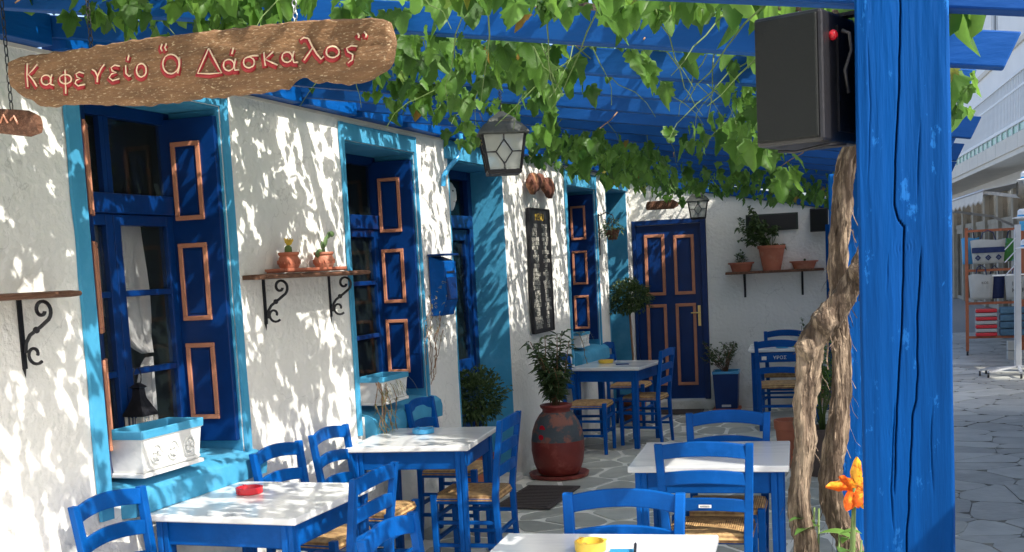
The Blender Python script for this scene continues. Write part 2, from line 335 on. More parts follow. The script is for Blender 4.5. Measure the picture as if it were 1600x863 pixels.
# ------------------------------------------------------------------ cafe wall (runs along u, faces +x in its own frame)
TW = .0127
house = thing('cafe_house', 'whitewashed cafe house with blue shuttered windows along the terrace', 'house', (-3.163, 0, 0), -TW)
TOP = 2.60
OPEN = [(3.84, 4.84, .86, 2.53), (6.06, 7.05, .86, 2.48), (7.62, 8.72, 0, 2.48), (10.42, 11.42, .86, 2.44), (11.85, 12.72, 0, 2.48)]
def wall_mesh():
    mb = MB(); T = .34
    ub = sorted(set([-3.0, 12.9] + [o[0] for o in OPEN] + [o[1] for o in OPEN])); zb = sorted(set([0, TOP] + [o[2] for o in OPEN] + [o[3] for o in OPEN]))
    def fill(bs, st):
        r = []
        for a, b in zip(bs, bs[1:]):
            n = max(1, round((b-a)/st)); r += [a+(b-a)*i/n for i in range(n)]
        return r+[bs[-1]]
    us = fill(ub, .09); zs = fill(zb, .09); edge_u = set(ub); edge_z = set(zb)
    def hole(u, z): return any(o[0] < u < o[1] and o[2] < z < o[3] for o in OPEN)
    idx = {}
    def vid(i, j, back):
        k = (i, j, back)
        if k not in idx:
            u, z = us[i], zs[j]; x = -T if back else 0
            if not back:
                near = any(abs(u-e) < .01 for e in edge_u) or any(abs(z-e) < .01 for e in edge_z)
                dn = noise.noise(Vector((u*1.7, z*1.7, 0)))*.014 + noise.noise(Vector((u*6, z*6, 3)))*.005
                x = dn*(.35 if near else 1) 
            idx[k] = len(mb.v); mb.v.append((x, u, z))
        return idx[k]
    nu, nz = len(us)-1, len(zs)-1
    H = [[hole((us[i]+us[i+1])/2, (zs[j]+zs[j+1])/2) for j in range(nz)] for i in range(nu)]
    for i in range(nu):
        for j in range(nz):
            if H[i][j]: continue
            mb.f.append((vid(i,j,0), vid(i+1,j,0), vid(i+1,j+1,0), vid(i,j+1,0)))
            mb.f.append((vid(i,j,1), vid(i,j+1,1), vid(i+1,j+1,1), vid(i+1,j,1)))
            for (di, dj, a, b) in ((-1,0,(i,j),(i,j+1)), (1,0,(i+1,j),(i+1,j+1)), (0,-1,(i,j),(i+1,j)), (0,1,(i,j+1),(i+1,j+1))):
                ii, jj = i+di, j+dj
                if ii < 0 or jj < 0 or ii >= nu or jj >= nz or H[ii][jj]:
                    mb.f.append((vid(*a,0), vid(*b,0), vid(*b,1), vid(*a,1)))
    return mb
wallo = wall_mesh().build('wall', M_wall, house, smooth='auto')
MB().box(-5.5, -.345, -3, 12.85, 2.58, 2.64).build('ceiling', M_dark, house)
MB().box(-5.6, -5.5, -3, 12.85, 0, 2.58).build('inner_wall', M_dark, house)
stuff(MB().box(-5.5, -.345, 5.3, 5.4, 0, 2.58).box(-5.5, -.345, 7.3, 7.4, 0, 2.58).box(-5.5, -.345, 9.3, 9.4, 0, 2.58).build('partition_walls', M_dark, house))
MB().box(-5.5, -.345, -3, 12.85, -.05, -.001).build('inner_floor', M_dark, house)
MB().box(-.32, .005, -3, 12.9, 2.60, 2.615).build('plaster_ledge', M_cream, house)

def house_thing(name, label, cat, u, z=0, x=0, group=None, rz=0):
    return thing(name, label, cat, (-3.163+.0127*u+x, u, z), -TW+rz, group)

def shutter(par, hinge, ang, wd, z0, z1, name='shutter', label=None, panels=3):
    """leaf in plane from hinge (x,y) at angle ang (0=+y, 90=-x)"""
    s = bpy.data.objects.new(name, None)
    t = .034
    mb = MB(); mb.box(0, wd, -t/2, t/2, z0, z1)
    o = mb.build(name, M_blued, par, bevel=.004)
    o.location = (hinge[0], hinge[1], 0); o.rotation_euler = (0, 0, ang)
    bpy.data.objects.remove(s)
    h = (z1-z0); gap = .11; ph = (h-gap*(panels+1))/panels
    for k in range(panels):
        a = z0+gap+k*(ph+gap); b = a+ph; x0, x1 = wd*.26, wd*.76
        for sd_ in (-1, 1):
            m2 = MB(); y = sd_*(t/2+.004); w_ = .022
            yy0, yy1 = sorted((sd_*(t/2), sd_*(t/2+.012)))
            m2.box(x0, x0+w_, yy0, yy1, a+w_, b-w_).box(x1-w_, x1, yy0, yy1, a+w_, b-w_).box(x0, x1, yy0, yy1, a, a+w_).box(x0, x1, yy0, yy1, b-w_, b)
            mm = m2.build('panel_moulding', M_salmon, o, bevel=.003)
            MB().box(x0+w_+.012, x1-w_-.012, *sorted((sd_*t/2, sd_*(t/2+.004))), a+w_+.012, b-w_-.012).build('raised_panel', M_blued, o, bevel=.003)
    return o

def window(u0, u1, z0, z1, label, lint, sill_ext, stL=.075, stR=.05, near_ang=math.radians(126), far_ang=math.radians(184), lw=.31):
    t = house_thing('shuttered_window', label, 'window', u0, group='shuttered windows of the cafe wall')
    W = u1-u0; st = .095; d = .014
    # painted surround on the wall face: two jambs and a lintel band
    for a, b in ((-stL, .0), (W, W+stR)):
        P = []
        for k in range(25):
            z = z0-.1+(z1+lint-z0+.1)*k/24; j1 = noise.noise(Vector((u0+a, z*5, 1)))*.008
            P.append([(.004, a+(j1 if a < 0 else 0), z), (d+.004, a+(j1 if a < 0 else 0)+.003, z), (d+.006, b-(.003 if b > 0 and a > 0 else 0)+(j1 if b > W else 0), z), (.004, b+(j1 if b > W else 0), z)])
        MB().grid(P).build('painted_jamb', M_teal, t, smooth='auto')
    MB().box(.004, d, 0, W, z1, z1+lint).build('painted_lintel', M_teal, t, bevel=.004)
    # reveals
    MB().box(-.335, -.002, -.002, .010, z0, z1).build('reveal', M_blued, t)
    MB().box(-.335, -.002, W-.010, W+.002, z0, z1).build('reveal', M_teal, t)
    MB().box(-.335, -.002, .010, W-.010, z1-.012, z1+.001).build('soffit', M_teal, t)
    # sill: thick rounded plaster sill
    P = []
    for k in range(2):
        y = (.07 if k == 0 else W+.08)
        P.append([(-.335, y, z0+.035), (-.05, y, z0+.02), (.03, y, z0+.005), (.065, y, z0-.02), (.075, y, z0-.06), (.07, y, z0-sill_ext), (.0, y, z0-sill_ext-.01)])
    mb = MB(); n_ = 12; rows = []
    for k in range(n_+1):
        f = k/n_; rows.append([tuple(Vector(P[0][j]).lerp(Vector(P[1][j]), f)+Vector((noise.noise(Vector((f*6, j, u0)))*.006, 0, noise.noise(Vector((f*6, j, u0+5)))*.004)) ) for j in range(7)])
    mb.grid(rows); mb.f.append(tuple(range(7))); mb.f.append(tuple(n_*7+j for j in range(7)))
    mb.build('sill', M_teal, t, smooth='auto')
    # glazed frame at the back of the recess
    fx0, fx1 = -.325, -.275; zt = z0+(z1-z0)*.70
    fr = MB(); fr.box(fx0, fx1, .012, .06, z0+.036, z1-.013).box(fx0, fx1, W-.06, W-.012, z0+.036, z1-.013).box(fx0, fx1, .06, W-.06, z1-.07, z1-.013).box(fx0, fx1, .06, W-.06, z0+.036, z0+.09)
    fr.build('window_frame', M_blued, t, bevel=.004)
    MB().box(fx0, fx1+.03, .06, W-.06, zt, zt+.09).build('transom_rail', M_blued, t, bevel=.006)
    for c in range(2):
        a = .062+c*(W-.124)/2; b = a+(W-.124)/2-.002
        cs = MB(); x0, x1 = -.31, -.262; e = .05
        cs.box(x0, x1, a, a+e, z0+.092, zt-.002).box(x0, x1, b-e, b, z0+.092, zt-.002)
        zz = [z0+.092, zt-.002]; n3 = 3
        hts = [zz[0]+(zz[1]-zz[0])*k/n3 for k in range(n3+1)]
        cs.box(x0, x1, a+e, b-e, hts[0], hts[0]+e).box(x0, x1, a+e, b-e, hts[3]-e, hts[3])
        for k in (1, 2): cs.box(x0+.008, x1-.004, a+e, b-e, hts[k]-.014, hts[k]+.014)
        co = cs.build('casement', M_blued, t, bevel=.004)
        for k in range(3):
            lo = hts[k]+(e if k == 0 else .014); hi = hts[k+1]-(e if k == 2 else .014)
            MB().box(-.289, -.285, a+e, b-e, lo, hi).build('pane', M_glass, co)
        MB().box(-.302, -.298, a+.03 if c else a, b-.03 if not c else b, zt+.092, z1-.072).build('pane', M_glass, t)
        cx = MB(); cx.box(x0+.01, x1-.01, b-.03 if not c else a, b if not c else a+.03, zt+.092, z1-.072); cx.build('window_frame', M_blued, t)
    zb, zt2 = z0+.05, z1-.035
    shutter(t, (-.022, .022), near_ang, lw, zb, zt2, label='left')
    s = shutter(t, (-.006, W-.03), far_ang, lw, z0+.07, zt2-.01)
    s2 = MB().box(.02, .05, -.03, -.018, z0+.62, z0+.66).box(.03, .036, -.028, -.022, z0+.58, z0+.62); s2.build('shutter_hook', M_iron, s)
    return t
w1 = window(3.84, 4.84, .86, 2.53, 'large blue window with a white lace curtain and the biggest planter box on its sill', .065, .11)
w2 = window(6.06, 7.05, .86, 2.48, 'blue window between the shelf with two pots and the blue post box', .10, .13, .035, .02)
w3 = window(10.42, 11.42, .86, 2.44, 'small-looking far blue window beyond the menu board, small white planter on its sill', .14, .13, .03, .03)

# curtain behind window 1 and lantern on its inner ledge
cur = house_thing('lace_curtain', 'white lace curtain tied back behind the glass of the nearest window', 'curtain', 3.87, .9)
P = []
for k in range(26):
    f = k/25; z = 1.10-.62*f; half = .30*(1-f)**.75+.035
    P.append([(-.36+.012*math.sin(j*1.7+k*.2), .80-half*2*(1-j/14)+.0, z) for j in range(15)])
MB().grid(P).build('swag', M_cloth, cur, smooth=True, fixn=False)
P = []
for k in range(14):
    f = k/13; z = .46-.32*f
    P.append([(-.36+.01*math.sin(j*1.9), .80-(.06+.14*f**.6)*(1-j/10), z-(.03*abs(math.sin(j*1.3)) if k == 13 else 0)) for j in range(11)])
MB().grid(P).build('lace_tail', M_cloth, cur, smooth=True, fixn=False)

def small_house_lantern():
    t = house_thing('candle_lantern', 'pewter candle lantern with slatted sides standing inside the nearest window', 'lantern', 4.34, .90, -.20); t.scale = (.88, .88, 1.36)
    MB().box(-.055, .055, -.055, .055, 0, .015).build('base', M_iron, t)
    for sx in (-1, 1):
        for sy in (-1, 1): MB().box(sx*.05-.006, sx*.05+.006, sy*.05-.006, sy*.05+.006, .015, .16).build('upright', M_cream, t)
    for sx in (-1, 1):
        m = MB()
        for k in (-1, 0, 1): m.bar((sx*.05, k*.03-.012, .015), (sx*.05, k*.03+.012, .155), .004, .006)
        m.build('slats', M_cream, t)
    m = MB()
    for k in (-1, 0, 1): m.bar((k*.03-.012, -.05, .015), (k*.03+.012, -.05, .155), .004, .006)
    m.build('slats', M_cream, t)
    MB().lathe([(.09, .16), (.085, .17), (.04, .215), (.035, .225), (.03, .25), (.045, .255), (.01, .27)], 4, a0=PI/4).build('roof', M_iron, t)
    m = MB(); m.tube([(0, .03*math.cos(a), .27+.03*math.sin(a)+.02) for a in [2*PI*i/12 for i in range(13)]], .003, 5); m.build('ring', M_iron, t)
    MB().lathe([(.028, .015), (.028, .09), (.02, .095)], 12).build('candle', M_white, t, smooth='auto')
small_house_lantern()

# doors of the left wall
def wall_door(u0, u1, z1, label, lint):
    t = house_thing('cafe_door', label, 'door', u0); W = u1-u0
    MB().box(.004, .018, -.06, W+.06, z1, z1+lint).build('painted_lintel', M_teal, t, bevel=.004)
    MB().box(-.334, .003, W-.012, W+.002, 0, z1).build('reveal', M_teal, t)
    MB().box(-.334, .003, -.002, .012, 0, z1).build('reveal', M_teal, t)
    MB().box(-.334, .003, .012, W-.012, z1-.012, z1+.001).build('soffit', M_teal, t)
    MB().box(-.33, -.26, .012, .09, 0, z1-.013).build('door_frame', M_blued, t, bevel=.004)
    MB().box(-.33, -.26, W-.09, W-.012, 0, z1-.013).build('door_frame', M_blued, t, bevel=.004)
    MB().box(-.34, -.23, .09, W-.09, 2.02, 2.12).build('transom_rail', M_blued, t, bevel=.01)
    MB().box(-.33, -.26, .09, W-.09, z1-.08, z1-.013).build('door_frame', M_blued, t, bevel=.004)
    MB().box(-.302, -.298, .09, W-.09, 2.12, z1-.08).build('pane', M_glass, t)
    for k in range(2):
        a = .092+k*(W-.184)/2; b = a+(W-.184)/2-.004; e = .075
        l = MB(); l.box(-.315, -.275, a, a+e, .01, 2.015).box(-.315, -.275, b-e, b, .01, 2.015).box(-.315, -.275, a+e, b-e, 1.93, 2.015).box(-.315, -.275, a+e, b-e, .9, 1.0).box(-.315, -.275, a+e, b-e, .01, .16)
        lo = l.build('door_leaf', M_blued, t, bevel=.004)
        MB().box(-.3, -.296, a+e, b-e, 1.0, 1.93).build('pane', M_glass, lo)
        MB().box(-.305, -.285, a+e, b-e, .16, .9).build('lower_panel', M_blued, lo, bevel=.004)
    MB().box(-.3, .06, .0, W, -.003, .045).build('threshold', M_wall, t, bevel=.01)
    return t
d1 = wall_door(7.62, 8.72, 2.48, 'recessed dark blue door with a light blue jamb left of the menu board', .13)
d2 = wall_door(11.85, 12.72, 2.48, 'last recessed blue doorway of the long wall beside the back corner', .11)
mk = house_thing('ceramic_mask', 'pale ceramic face mask hung in the glass above the recessed door', 'mask', 8.24, 2.15, -.245)
prof = MB(); rows = []
for i in range(13):
    r = []
    for j in range(11):
        a = PI*(i/12); b = PI*(j/10); y = -.055*math.sin(a)*math.cos(b); z = .11-.11*math.cos(a)+.0
        x = .035*math.sin(a)*math.sin(b)
        if abs(j-5) < 1 and 5 <= i <= 8: x += .014
        if abs(abs(j-5)-2) < 1 and i == 8: x -= .012
        r.append((x, y, z))
    rows.append(r)
prof.grid(rows).build('face', M_white, mk, smooth=True, fixn=False)
MB().ball((.03, -.02, .15), .007, 5).ball((.03, .02, .15), .007, 5).build('eyes', M_iron, mk)
MB().bar((.032, -.016, .07), (.032, .016, .07), .006, .004).build('mouth', M_red, mk)

# ------------------------------------------------------------------ back wall (faces -y in its own frame; local x along it)
BR = .083
back = thing('end_wall', 'white end wall of the terrace with the dark blue panelled door', 'wall', (-2.975, 12.9, 0), math.atan(BR))
def bw(name, label, cat, x, z=0, off=0, group=None):
    return thing(name, label, cat, (-2.975+x*math.cos(BR)+off*math.sin(BR), 12.9+x*math.sin(BR)-off*math.cos(BR), z), math.atan(BR), group)
DX0, DX1, DZ0, DZ1 = -.015, .82, .11, 2.15
mb = MB()
mb.prism_xz([(DX1, 0), (2.9, 0), (2.9, 2.1), (2.15, 2.16), (DX1, 2.42)], 0, .3)
mb.add([], [])
mb.prism_xz([(-.35, DZ1), (DX1, DZ1), (DX1, 2.42), (-.02, 2.585), (-.35, 2.6)], 0, .3)
mb.box(-.02, DX1, 0, .3, 0, DZ0-.003).box(-.35, DX0-.002, .0, .3, 0, DZ1)
mb.build('wall', M_wall, back)
MB().box(-.02, DX1+.12, -.07, -.002, 0, .105).build('step', M_wall, back, bevel=.012)
bd = bw('panelled_door', 'dark blue back door with four salmon framed panels and a brass handle', 'door', DX0+.005, DZ0)
W = DX1-DX0-.01; H = DZ1-DZ0-.005
m = MB(); m.box(0, .035, -.012, .2, 0, H).box(W-.06, W, -.012, .2, 0, H).box(.035, W-.06, -.012, .2, H-.05, H); m.build('door_frame', M_blued, bd, bevel=.004)
leaf = MB().box(.037, W-.062, .03, .07, .005, H-.052).build('door_leaf', M_blued, bd, bevel=.003)
for (a, b, c, d_) in ((.13, .36, 1.19, 1.88), (.46, .69, 1.19, 1.86), (.13, .36, .16, 1.09), (.46, .69, .16, 1.09)):
    w_ = .035; y0, y1 = .012, .03
    MB().box(a, a+w_, y0, y1, c+w_, d_-w_).box(b-w_, b, y0, y1, c+w_, d_-w_).box(a, b, y0, y1, c, c+w_).box(a, b, y0, y1, d_-w_, d_).build('panel_moulding', M_salmon, leaf, bevel=.004)
    MB().box(a+w_+.015, b-w_-.015, .024, .03, c+w_+.015, d_-w_-.015).build('raised_panel', M_blued, leaf, bevel=.003)
MB().box(W-.115, W-.085, .02, .03, .83, 1.06).tube([(W-.1, .02, .98), (W-.1, -.02, .98), (W-.19, -.025, .98)], .008, 8).build('handle', M_brass, bd, smooth='auto')
MB().box(-.4, 2.9, -.02, .32, 2.42, 2.425).v  # (no object)
cop = MB(); cop.prism_xz([(-.02, 2.587), (2.15, 2.163), (2.9, 2.103), (2.9, 2.21), (2.15, 2.27), (-.02, 2.69)], -.03, .28)
cop.build('end_beam', M_bluewood, back, bevel=.004)

# ------------------------------------------------------------------ pergola
S = .165
def zr(x): return 2.66 - S*(x+3.1)
perg = thing('pergola', 'blue timber pergola with sloping rafters carried on thick square posts', 'pergola', (0, 0, 0))
# wall plate on top of the wall : blocks between the rafters
RY = [-.3, .38, 1.05, 1.70, 2.37, 3.05, 3.70, 4.32, 4.93, 5.55, 6.18, 6.80, 7.42, 8.05, 8.68, 9.30, 9.93, 10.55, 11.18, 11.80, 12.42]
for k, y in enumerate(RY):
    xr = {2.37: .34, 3.05: .215, 3.70: .15}.get(y, R.uniform(.12, .24)); x0 = -3.22
    r_ = MB(); h = .08; tw = .062
    a = Vector((x0, 0, zr(x0))); b = Vector((xr, 0, zr(xr))); up = Vector((S, 0, 1)).normalized()*h
    prof = [a, b, b+up+Vector((.025, 0, 0)), a+up]
    vs = []; n_ = 14
    for s_ in (-tw/2, tw/2):
        for i in range(n_+1):
            f = i/n_; wob = noise.noise(Vector((f*4, k*3.1, 0)))*.006
            vs.append(tuple(a.lerp(b, f)+Vector((0, s_+wob, wob*.6))))
        for i in range(n_+1):
            f = i/n_; wob = noise.noise(Vector((f*4, k*3.1, 0)))*.006
            vs.append(tuple((a+up).lerp(b+up+Vector((.025, 0, 0)), f)+Vector((0, s_+wob, wob*.6))))
    q = n_+1; fs = []
    for i in range(n_):
        fs += [(i, i+1, q+i+1, q+i), (2*q+i, 3*q+i, 3*q+i+1, 2*q+i+1), (i, 2*q+i, 2*q+i+1, i+1), (q+i, q+i+1, 3*q+i+1, 3*q+i)]
    fs += [(0, q, 3*q, 2*q), (n_, 2*q+n_, 3*q+n_, q+n_)]
    o = r_.add(vs, fs).build('rafter', M_bluewood, perg, bevel=.004); o.location = (0, y, 0)
prev = -1.0
for k, (ya, yb) in enumerate(zip(RY, RY[1:])):
    o = MB().box(-.05, .07, ya+.036, yb-.036, 2.618, 2.735).build('wall_plate', M_bluey, perg, bevel=.004)
    o.location = (-3.163, 0, 0); o.rotation_euler = (0, 0, -TW)
# long beam over the posts
o = MB().box(-.075, .045, 2.235, 12.9, zr(.0)-.14, zr(.0)-.012).build('long_beam', M_bluey, perg, bevel=.006)

def big_post():
    """front post: hand-hewn with drying cracks modelled as grooves"""
    t = thing('pergola_post', 'thick blue square post in the right foreground with long drying cracks', 'post', (-.085, 2.07, 0), 0, None)
    Wd = .150; z0, z1 = .0, 2.32
    def pz(px, py): # photograph position on the face -> local x,z
        return ((px-1340-(py/863)*17)*(Wd/141.), 1.70-(py-398)/935.)
    cr1 = [pz(*q) for q in ((1409,-40),(1410,60),(1408,163),(1404,250),(1403,330),(1408,352),(1417,365),(1416,440),(1415,513),(1410,610),(1406,700),(1404,800))]
    cr2 = [pz(*q) for q in ((1443,395),(1441,450),(1438,513),(1439,600),(1437,640),(1432,665),(1430,720),(1427,800),(1424,863),(1425,960),(1422,1100))]
    cr3 = [pz(*q) for q in ((1440,200),(1438,260),(1436,330))]; cr4 = [pz(*q) for q in ((1393,400),(1392,450),(1390,470))]
    cr5 = [pz(*q) for q in ((1360,60),(1366,170),(1362,300))]; cr6 = [pz(*q) for q in ((1462,640),(1460,720),(1464,800))]; cr7 = [pz(*q) for q in ((1405,640),(1402,700),(1399,790),(1404,860))]
    def at(c, z):
        c = sorted(c, key=lambda p: p[1])
        if z < c[0][1] or z > c[-1][1]: return None
        for p, q in zip(c, c[1:]):
            if p[1] <= z <= q[1]:
                f = (z-p[1])/max(1e-6, q[1]-p[1]); e = min(z-c[0][1], c[-1][1]-z)
                return p[0]+(q[0]-p[0])*f+noise.noise(Vector((z*30, c[0][0]*50, 0)))*.0012, min(1, e/.05)
    cracks = [(cr1, .012, .0013), (cr2, .012, .0013), (cr3, .004, .0012), (cr4, .003, .0012), (cr5, .002, .0012), (cr6, .003, .0012), (cr7, .005, .0013)]
    nx = 170; nz = 330; rows = []
    for j in range(nz+1):
        z = .9+(z1-.9)*j/nz; row = []
        for i in range(nx+1):
            x = Wd*i/nx; d = 0
            for c, dp, wd in cracks:
                r = at(c, z)
                if r: d = max(d, dp*r[1]*math.exp(-((x-r[0])/wd)**2))
            d += .0007*noise.noise(Vector((x*70, z*2, 0)))+.0012*noise.noise(Vector((x*7, z*1.2, 7)))
            kd = math.hypot((x-.075)*1.0, (z-1.70)*.7); d -= .0008*math.exp(-(kd/.016)**2)*math.sin(kd*1200)
            kd = math.hypot((x-.052), (z-1.385)*.7); d -= .0007*math.exp(-(kd/.013)**2)*math.sin(kd*1300)
            e = min(x, Wd-x)
            if e < .006: d += .006*(1-e/.006)**2
            row.append((x+.002*noise.noise(Vector((0, z*3, i < nx/2)))*(1 if e < .001 else .3), d, z))
        rows.append(row)
    mb = MB(); mb.grid(rows)
    L_ = [r[0] for r in rows]; Rr = [r[-1] for r in rows]
    for A in (L_, Rr):
        n0 = len(mb.v); mb.v += [p for p in A] + [(p[0], .15, p[2]) for p in A]
        nA = len(A); mb.f += [(n0+i, n0+i+1, n0+nA+i+1, n0+nA+i) for i in range(nA-1)]
    mb.build('shaft', M_bluez, t, smooth='auto')
    MB().box(0, Wd, .004, .15, 0, .9).build('lower_shaft', M_bluez, t, bevel=.006)
    MB().box(-.03, Wd+.03, -.03, .18, -.003, .06).build('foot', M_bluez, t, bevel=.01)
big_post()
def post(x, y, label, wd=.15):
    t = thing('pergola_post', label, 'post', (x, y, 0), 0, None)
    MB().box(-wd/2, wd/2, -wd/2, wd/2, .06, zr(0)-.16).build('shaft', M_bluez, t, bevel=.008)
    MB().box(-wd/2-.03, wd/2+.03, -wd/2-.03, wd/2+.03, -.003, .058).build('foot', M_bluez, t, bevel=.01)
post(-.215, 4.6, 'shaded blue post behind the vine trunk, farther than the cracked one')
post(-.02, 7.6, 'blue post hidden in line behind the cracked front post'); post(-.80, 12.85, 'blue post against the right end of the back wall', .12)

# ------------------------------------------------------------------ tables
def table(wx, wy, loc, rz, label):
    t = thing('cafe_table', label, 'table', loc, rz, 'marble-topped blue cafe tables')
    MB().box(-wx/2, wx/2, -wy/2, wy/2, .72, .75).build('tabletop', M_marble, t, bevel=.006)
    a = .045; lx, ly = wx/2-.03, wy/2-.03; L_ = .055
    for s_ in (-1, 1):
        MB().box(-lx+L_, lx-L_, s_*(ly-.02)-.011, s_*(ly-.02)+.011, .615, .718).build('apron', M_blue, t, bevel=.003)
        MB().box(s_*(lx-.02)-.011, s_*(lx-.02)+.011, -ly+L_, ly-L_, .615, .718).build('apron', M_blue, t, bevel=.003)
        for q in (-1, 1):
            x0, x1 = sorted((s_*lx, s_*(lx-L_))); y0, y1 = sorted((q*ly, q*(ly-L_)))
            m = MB(); cx, cy = (x0+x1)/2, (y0+y1)/2
            prof = []
            hw = L_/2; g = .006; gr = .007
            prof = [(-hw,-hw),(-gr,-hw),(0,-hw+g),(gr,-hw),(hw,-hw),(hw,-gr),(hw-g,0),(hw,gr),(hw,hw),(gr,hw),(0,hw-g),(-gr,hw),(-hw,hw),(-hw,gr),(-hw+g,0),(-hw,-gr)]
            n = len(prof); vs = []
            for z, sc_ in ((0, .8), (.60, 1), (.718, 1)):
                vs += [(cx+px*sc_, cy+py*sc_, z) for px, py in prof]
            fs = [tuple(range(n))[::-1], tuple(range(2*n, 3*n))]
            for r_ in range(2): fs += [(r_*n+i, r_*n+(i+1) % n, (r_+1)*n+(i+1) % n, (r_+1)*n+i) for i in range(n)]
            m.add(vs, fs).build('leg', M_blue, t, bevel=.002)
    return t
r5 = math.radians(5.2)
table(.71, .74, (-2.685, 4.33, 0), 0, 'marble table beside the nearest window, red ashtray on it')
table(.70, .74, (-2.68, 6.08, 0), math.radians(7), 'marble table along the wall below the second window, blue ashtray on it')
table(.735, .72, (-.93, 5.565, 0), r5, 'half sunlit marble table in the middle of the terrace between two chairs')
table(.68, .74, (-2.63, 10.52, 0), math.radians(-6), 'shaded marble table beside the amphora plant, yellow ashtray on it')
table(.75, .74, (-.98, 3.50, 0), r5, 'fully sunlit marble table at the bottom edge with a yellow ashtray')
table(.74, .74, (-1.24, 12.17, 0), r5, 'marble table near the back wall under the shelf of terracotta pots')

# ------------------------------------------------------------------ chairs (seat centre at origin, facing +y)
def chair(label):
    t = thing('taverna_chair', label, 'chair', (0,0,0), 0, 'blue rush-seated taverna chairs')
    g = 22; rows = []
    for j in range(g+1):
        r = []
        for i in range(g+1):
            u = -1+2*i/g; v = -1+2*j/g; x = u*.205; y = v*.19; mx = max(abs(u), abs(v))
            z = .448+.016*(1-mx**6) - .008*math.exp(-(mx/.25)**2) - (.022 if mx > .999 else 0)
            dd = abs(abs(u)-abs(v)); z -= .004*math.exp(-(dd/.06)**2)
            x *= 1-.02*(mx > .999); y *= 1-.02*(mx > .999)
            r.append((x, y, z))
        rows.append(r)
    mb = MB(); mb.grid(rows); n0 = len(mb.v)
    mb.box(-.195, .195, -.18, .18, .412, .44)
    so_ = mb.build('seat', M_rush, t, smooth='auto', fixn=True)
    for s_ in (-1, 1):
        m = MB(); m.bar((s_*.186, .172, 0), (s_*.186, .172, .462), .030, .030, up=(0,1,0), w2=.038, h2=.038); m.build('leg', M_blue, t, bevel=.004)
        # rear leg + back post in one curved piece
        m = MB(); pts = [(s_*.176, -.205, 0), (s_*.180, -.188, .25), (s_*.184, -.182, .45), (s_*.192, -.200, .62), (s_*.203, -.235, .88)]
        wv = [.030, .036, .040, .038, .036]; vs = []; fs = []
        for (x, y, z), w_ in zip(pts, wv): vs += [(x-w_/2, y-w_*.42, z), (x+w_/2, y-w_*.42, z), (x+w_/2, y+w_*.42, z), (x-w_/2, y+w_*.42, z)]
        for i in range(4):
            for k in range(4): fs.append((i*4+k, i*4+(k+1) % 4, (i+1)*4+(k+1) % 4, (i+1)*4+k))
        fs += [(3,2,1,0), (16,17,18,19)]
        m.add(vs, fs).build('back_post', M_blue, t, bevel=.004)
        for z in (.17, .30): MB().bar((s_*.184, .16, z), (s_*.182, -.18, z), .02, .022).build('stretcher', M_blue, t, bevel=.003)
        MB().bar((s_*.186, .155, .425), (s_*.184, -.168, .425), .024, .03).build('seat_rail', M_blue, t)
    for z in (.20, .33): MB().bar((-.17, .172, z), (.17, .172, z), .022, .022).build('stretcher', M_blue, t, bevel=.003)
    MB().bar((-.165, -.188, .24), (.165, -.188, .24), .022, .022).build('stretcher', M_blue, t, bevel=.003)
    for z0, h, arch in ((.805, .066, .022), (.682, .06, .018), (.557, .058, .016)):
        n_ = 12; vs = []; fs = []
        for i in range(n_+1):
            f = -1+2*i/n_; yb = -.182-(z0+h/2-.45)*.12; x = f*(.186+(z0-.45)*.035)
            y = yb-.030*(1-f*f)*.9; za = arch*(1-f*f)
            vs += [(x, y-.009, z0+za*.9), (x, y+.009, z0+za*.9), (x, y+.009, z0+h+za), (x, y-.009, z0+h+za)]
        for i in range(n_):
            for k in range(4): fs.append((i*4+k, (i+1)*4+k, (i+1)*4+(k+1) % 4, i*4+(k+1) % 4))
        fs += [(0,1,2,3), (n_*4+3, n_*4+2, n_*4+1, n_*4)]
        MB().add(vs, fs).build('back_rail', M_blue, t, bevel=.004)
    return t
proto = chair('blue chair standing against the wall left of the nearest marble table')
# (back x, back y, facing angle)  facing +x => rz=-90deg
CH = [
 (-3.02, 3.72, -90, 'blue chair in the bottom left corner, backed against the white wall'),
 (-2.99, 4.95, -92, 'blue chair with its back to the wall just past the table with the red ashtray'),
 (-2.99, 5.50, -88, 'blue chair with its back to the wall right before the table with the blue ashtray'),
 (-2.17, 4.38, 90, 'blue chair tucked under the right side of the table with the red ashtray'),
 (-1.655, 3.42, -90, 'sunlit blue chair at the bottom edge, left of the foreground table'),
 (-3.0, 6.77, -90, 'blue chair beside the leafy bush, behind the table with the blue ashtray'),
 (-2.15, 6.06, 93, 'blue chair at the right side of the table with the blue ashtray'),
 (-.995, 3.99, 180+5, 'sunlit blue chair at the far side of the foreground table with the yellow ashtray'),
 (-.885, 5.08, 5, 'blue chair with a small maker label, near side of the middle table'),
 (-.925, 6.02, 185, 'blue chair at the far side of the middle table, its back showing above the marble'),
 (-3.0, 11.62, -90, 'blue chair against the wall behind the table with the yellow ashtray under the far window'),
 (-2.14, 10.50, 84, 'blue chair at the right side of the shaded table in front of the back door'),
 (-3.0, 10.0, -88, 'blue chair half hidden by the amphora plant, its rush seat showing'),
 (-1.215, 11.2, 3, 'blue chair with white lettering on its back rail at the table by the back wall'),
 (-1.31, 12.72, 180, 'blue chair squeezed between the farthest table and the back wall'),
]
chairs = []
for k, (x, y, a, lab) in enumerate(CH):
    rz = math.radians(a); ox = x - (-math.sin(rz)*-.235); oy = y - (math.cos(rz)*-.235)
    if k == 0:
        o = proto; o.location = (ox, oy, 0); o.rotation_euler = (0, 0, rz); o['label'] = lab
    else:
        o = dup(proto, (ox, oy, 0), rz+R.uniform(-.03, .03), lab); o.scale = (R.uniform(.985, 1.015), R.uniform(.98, 1.02), R.uniform(.985, 1.012))
    chairs.append(o)
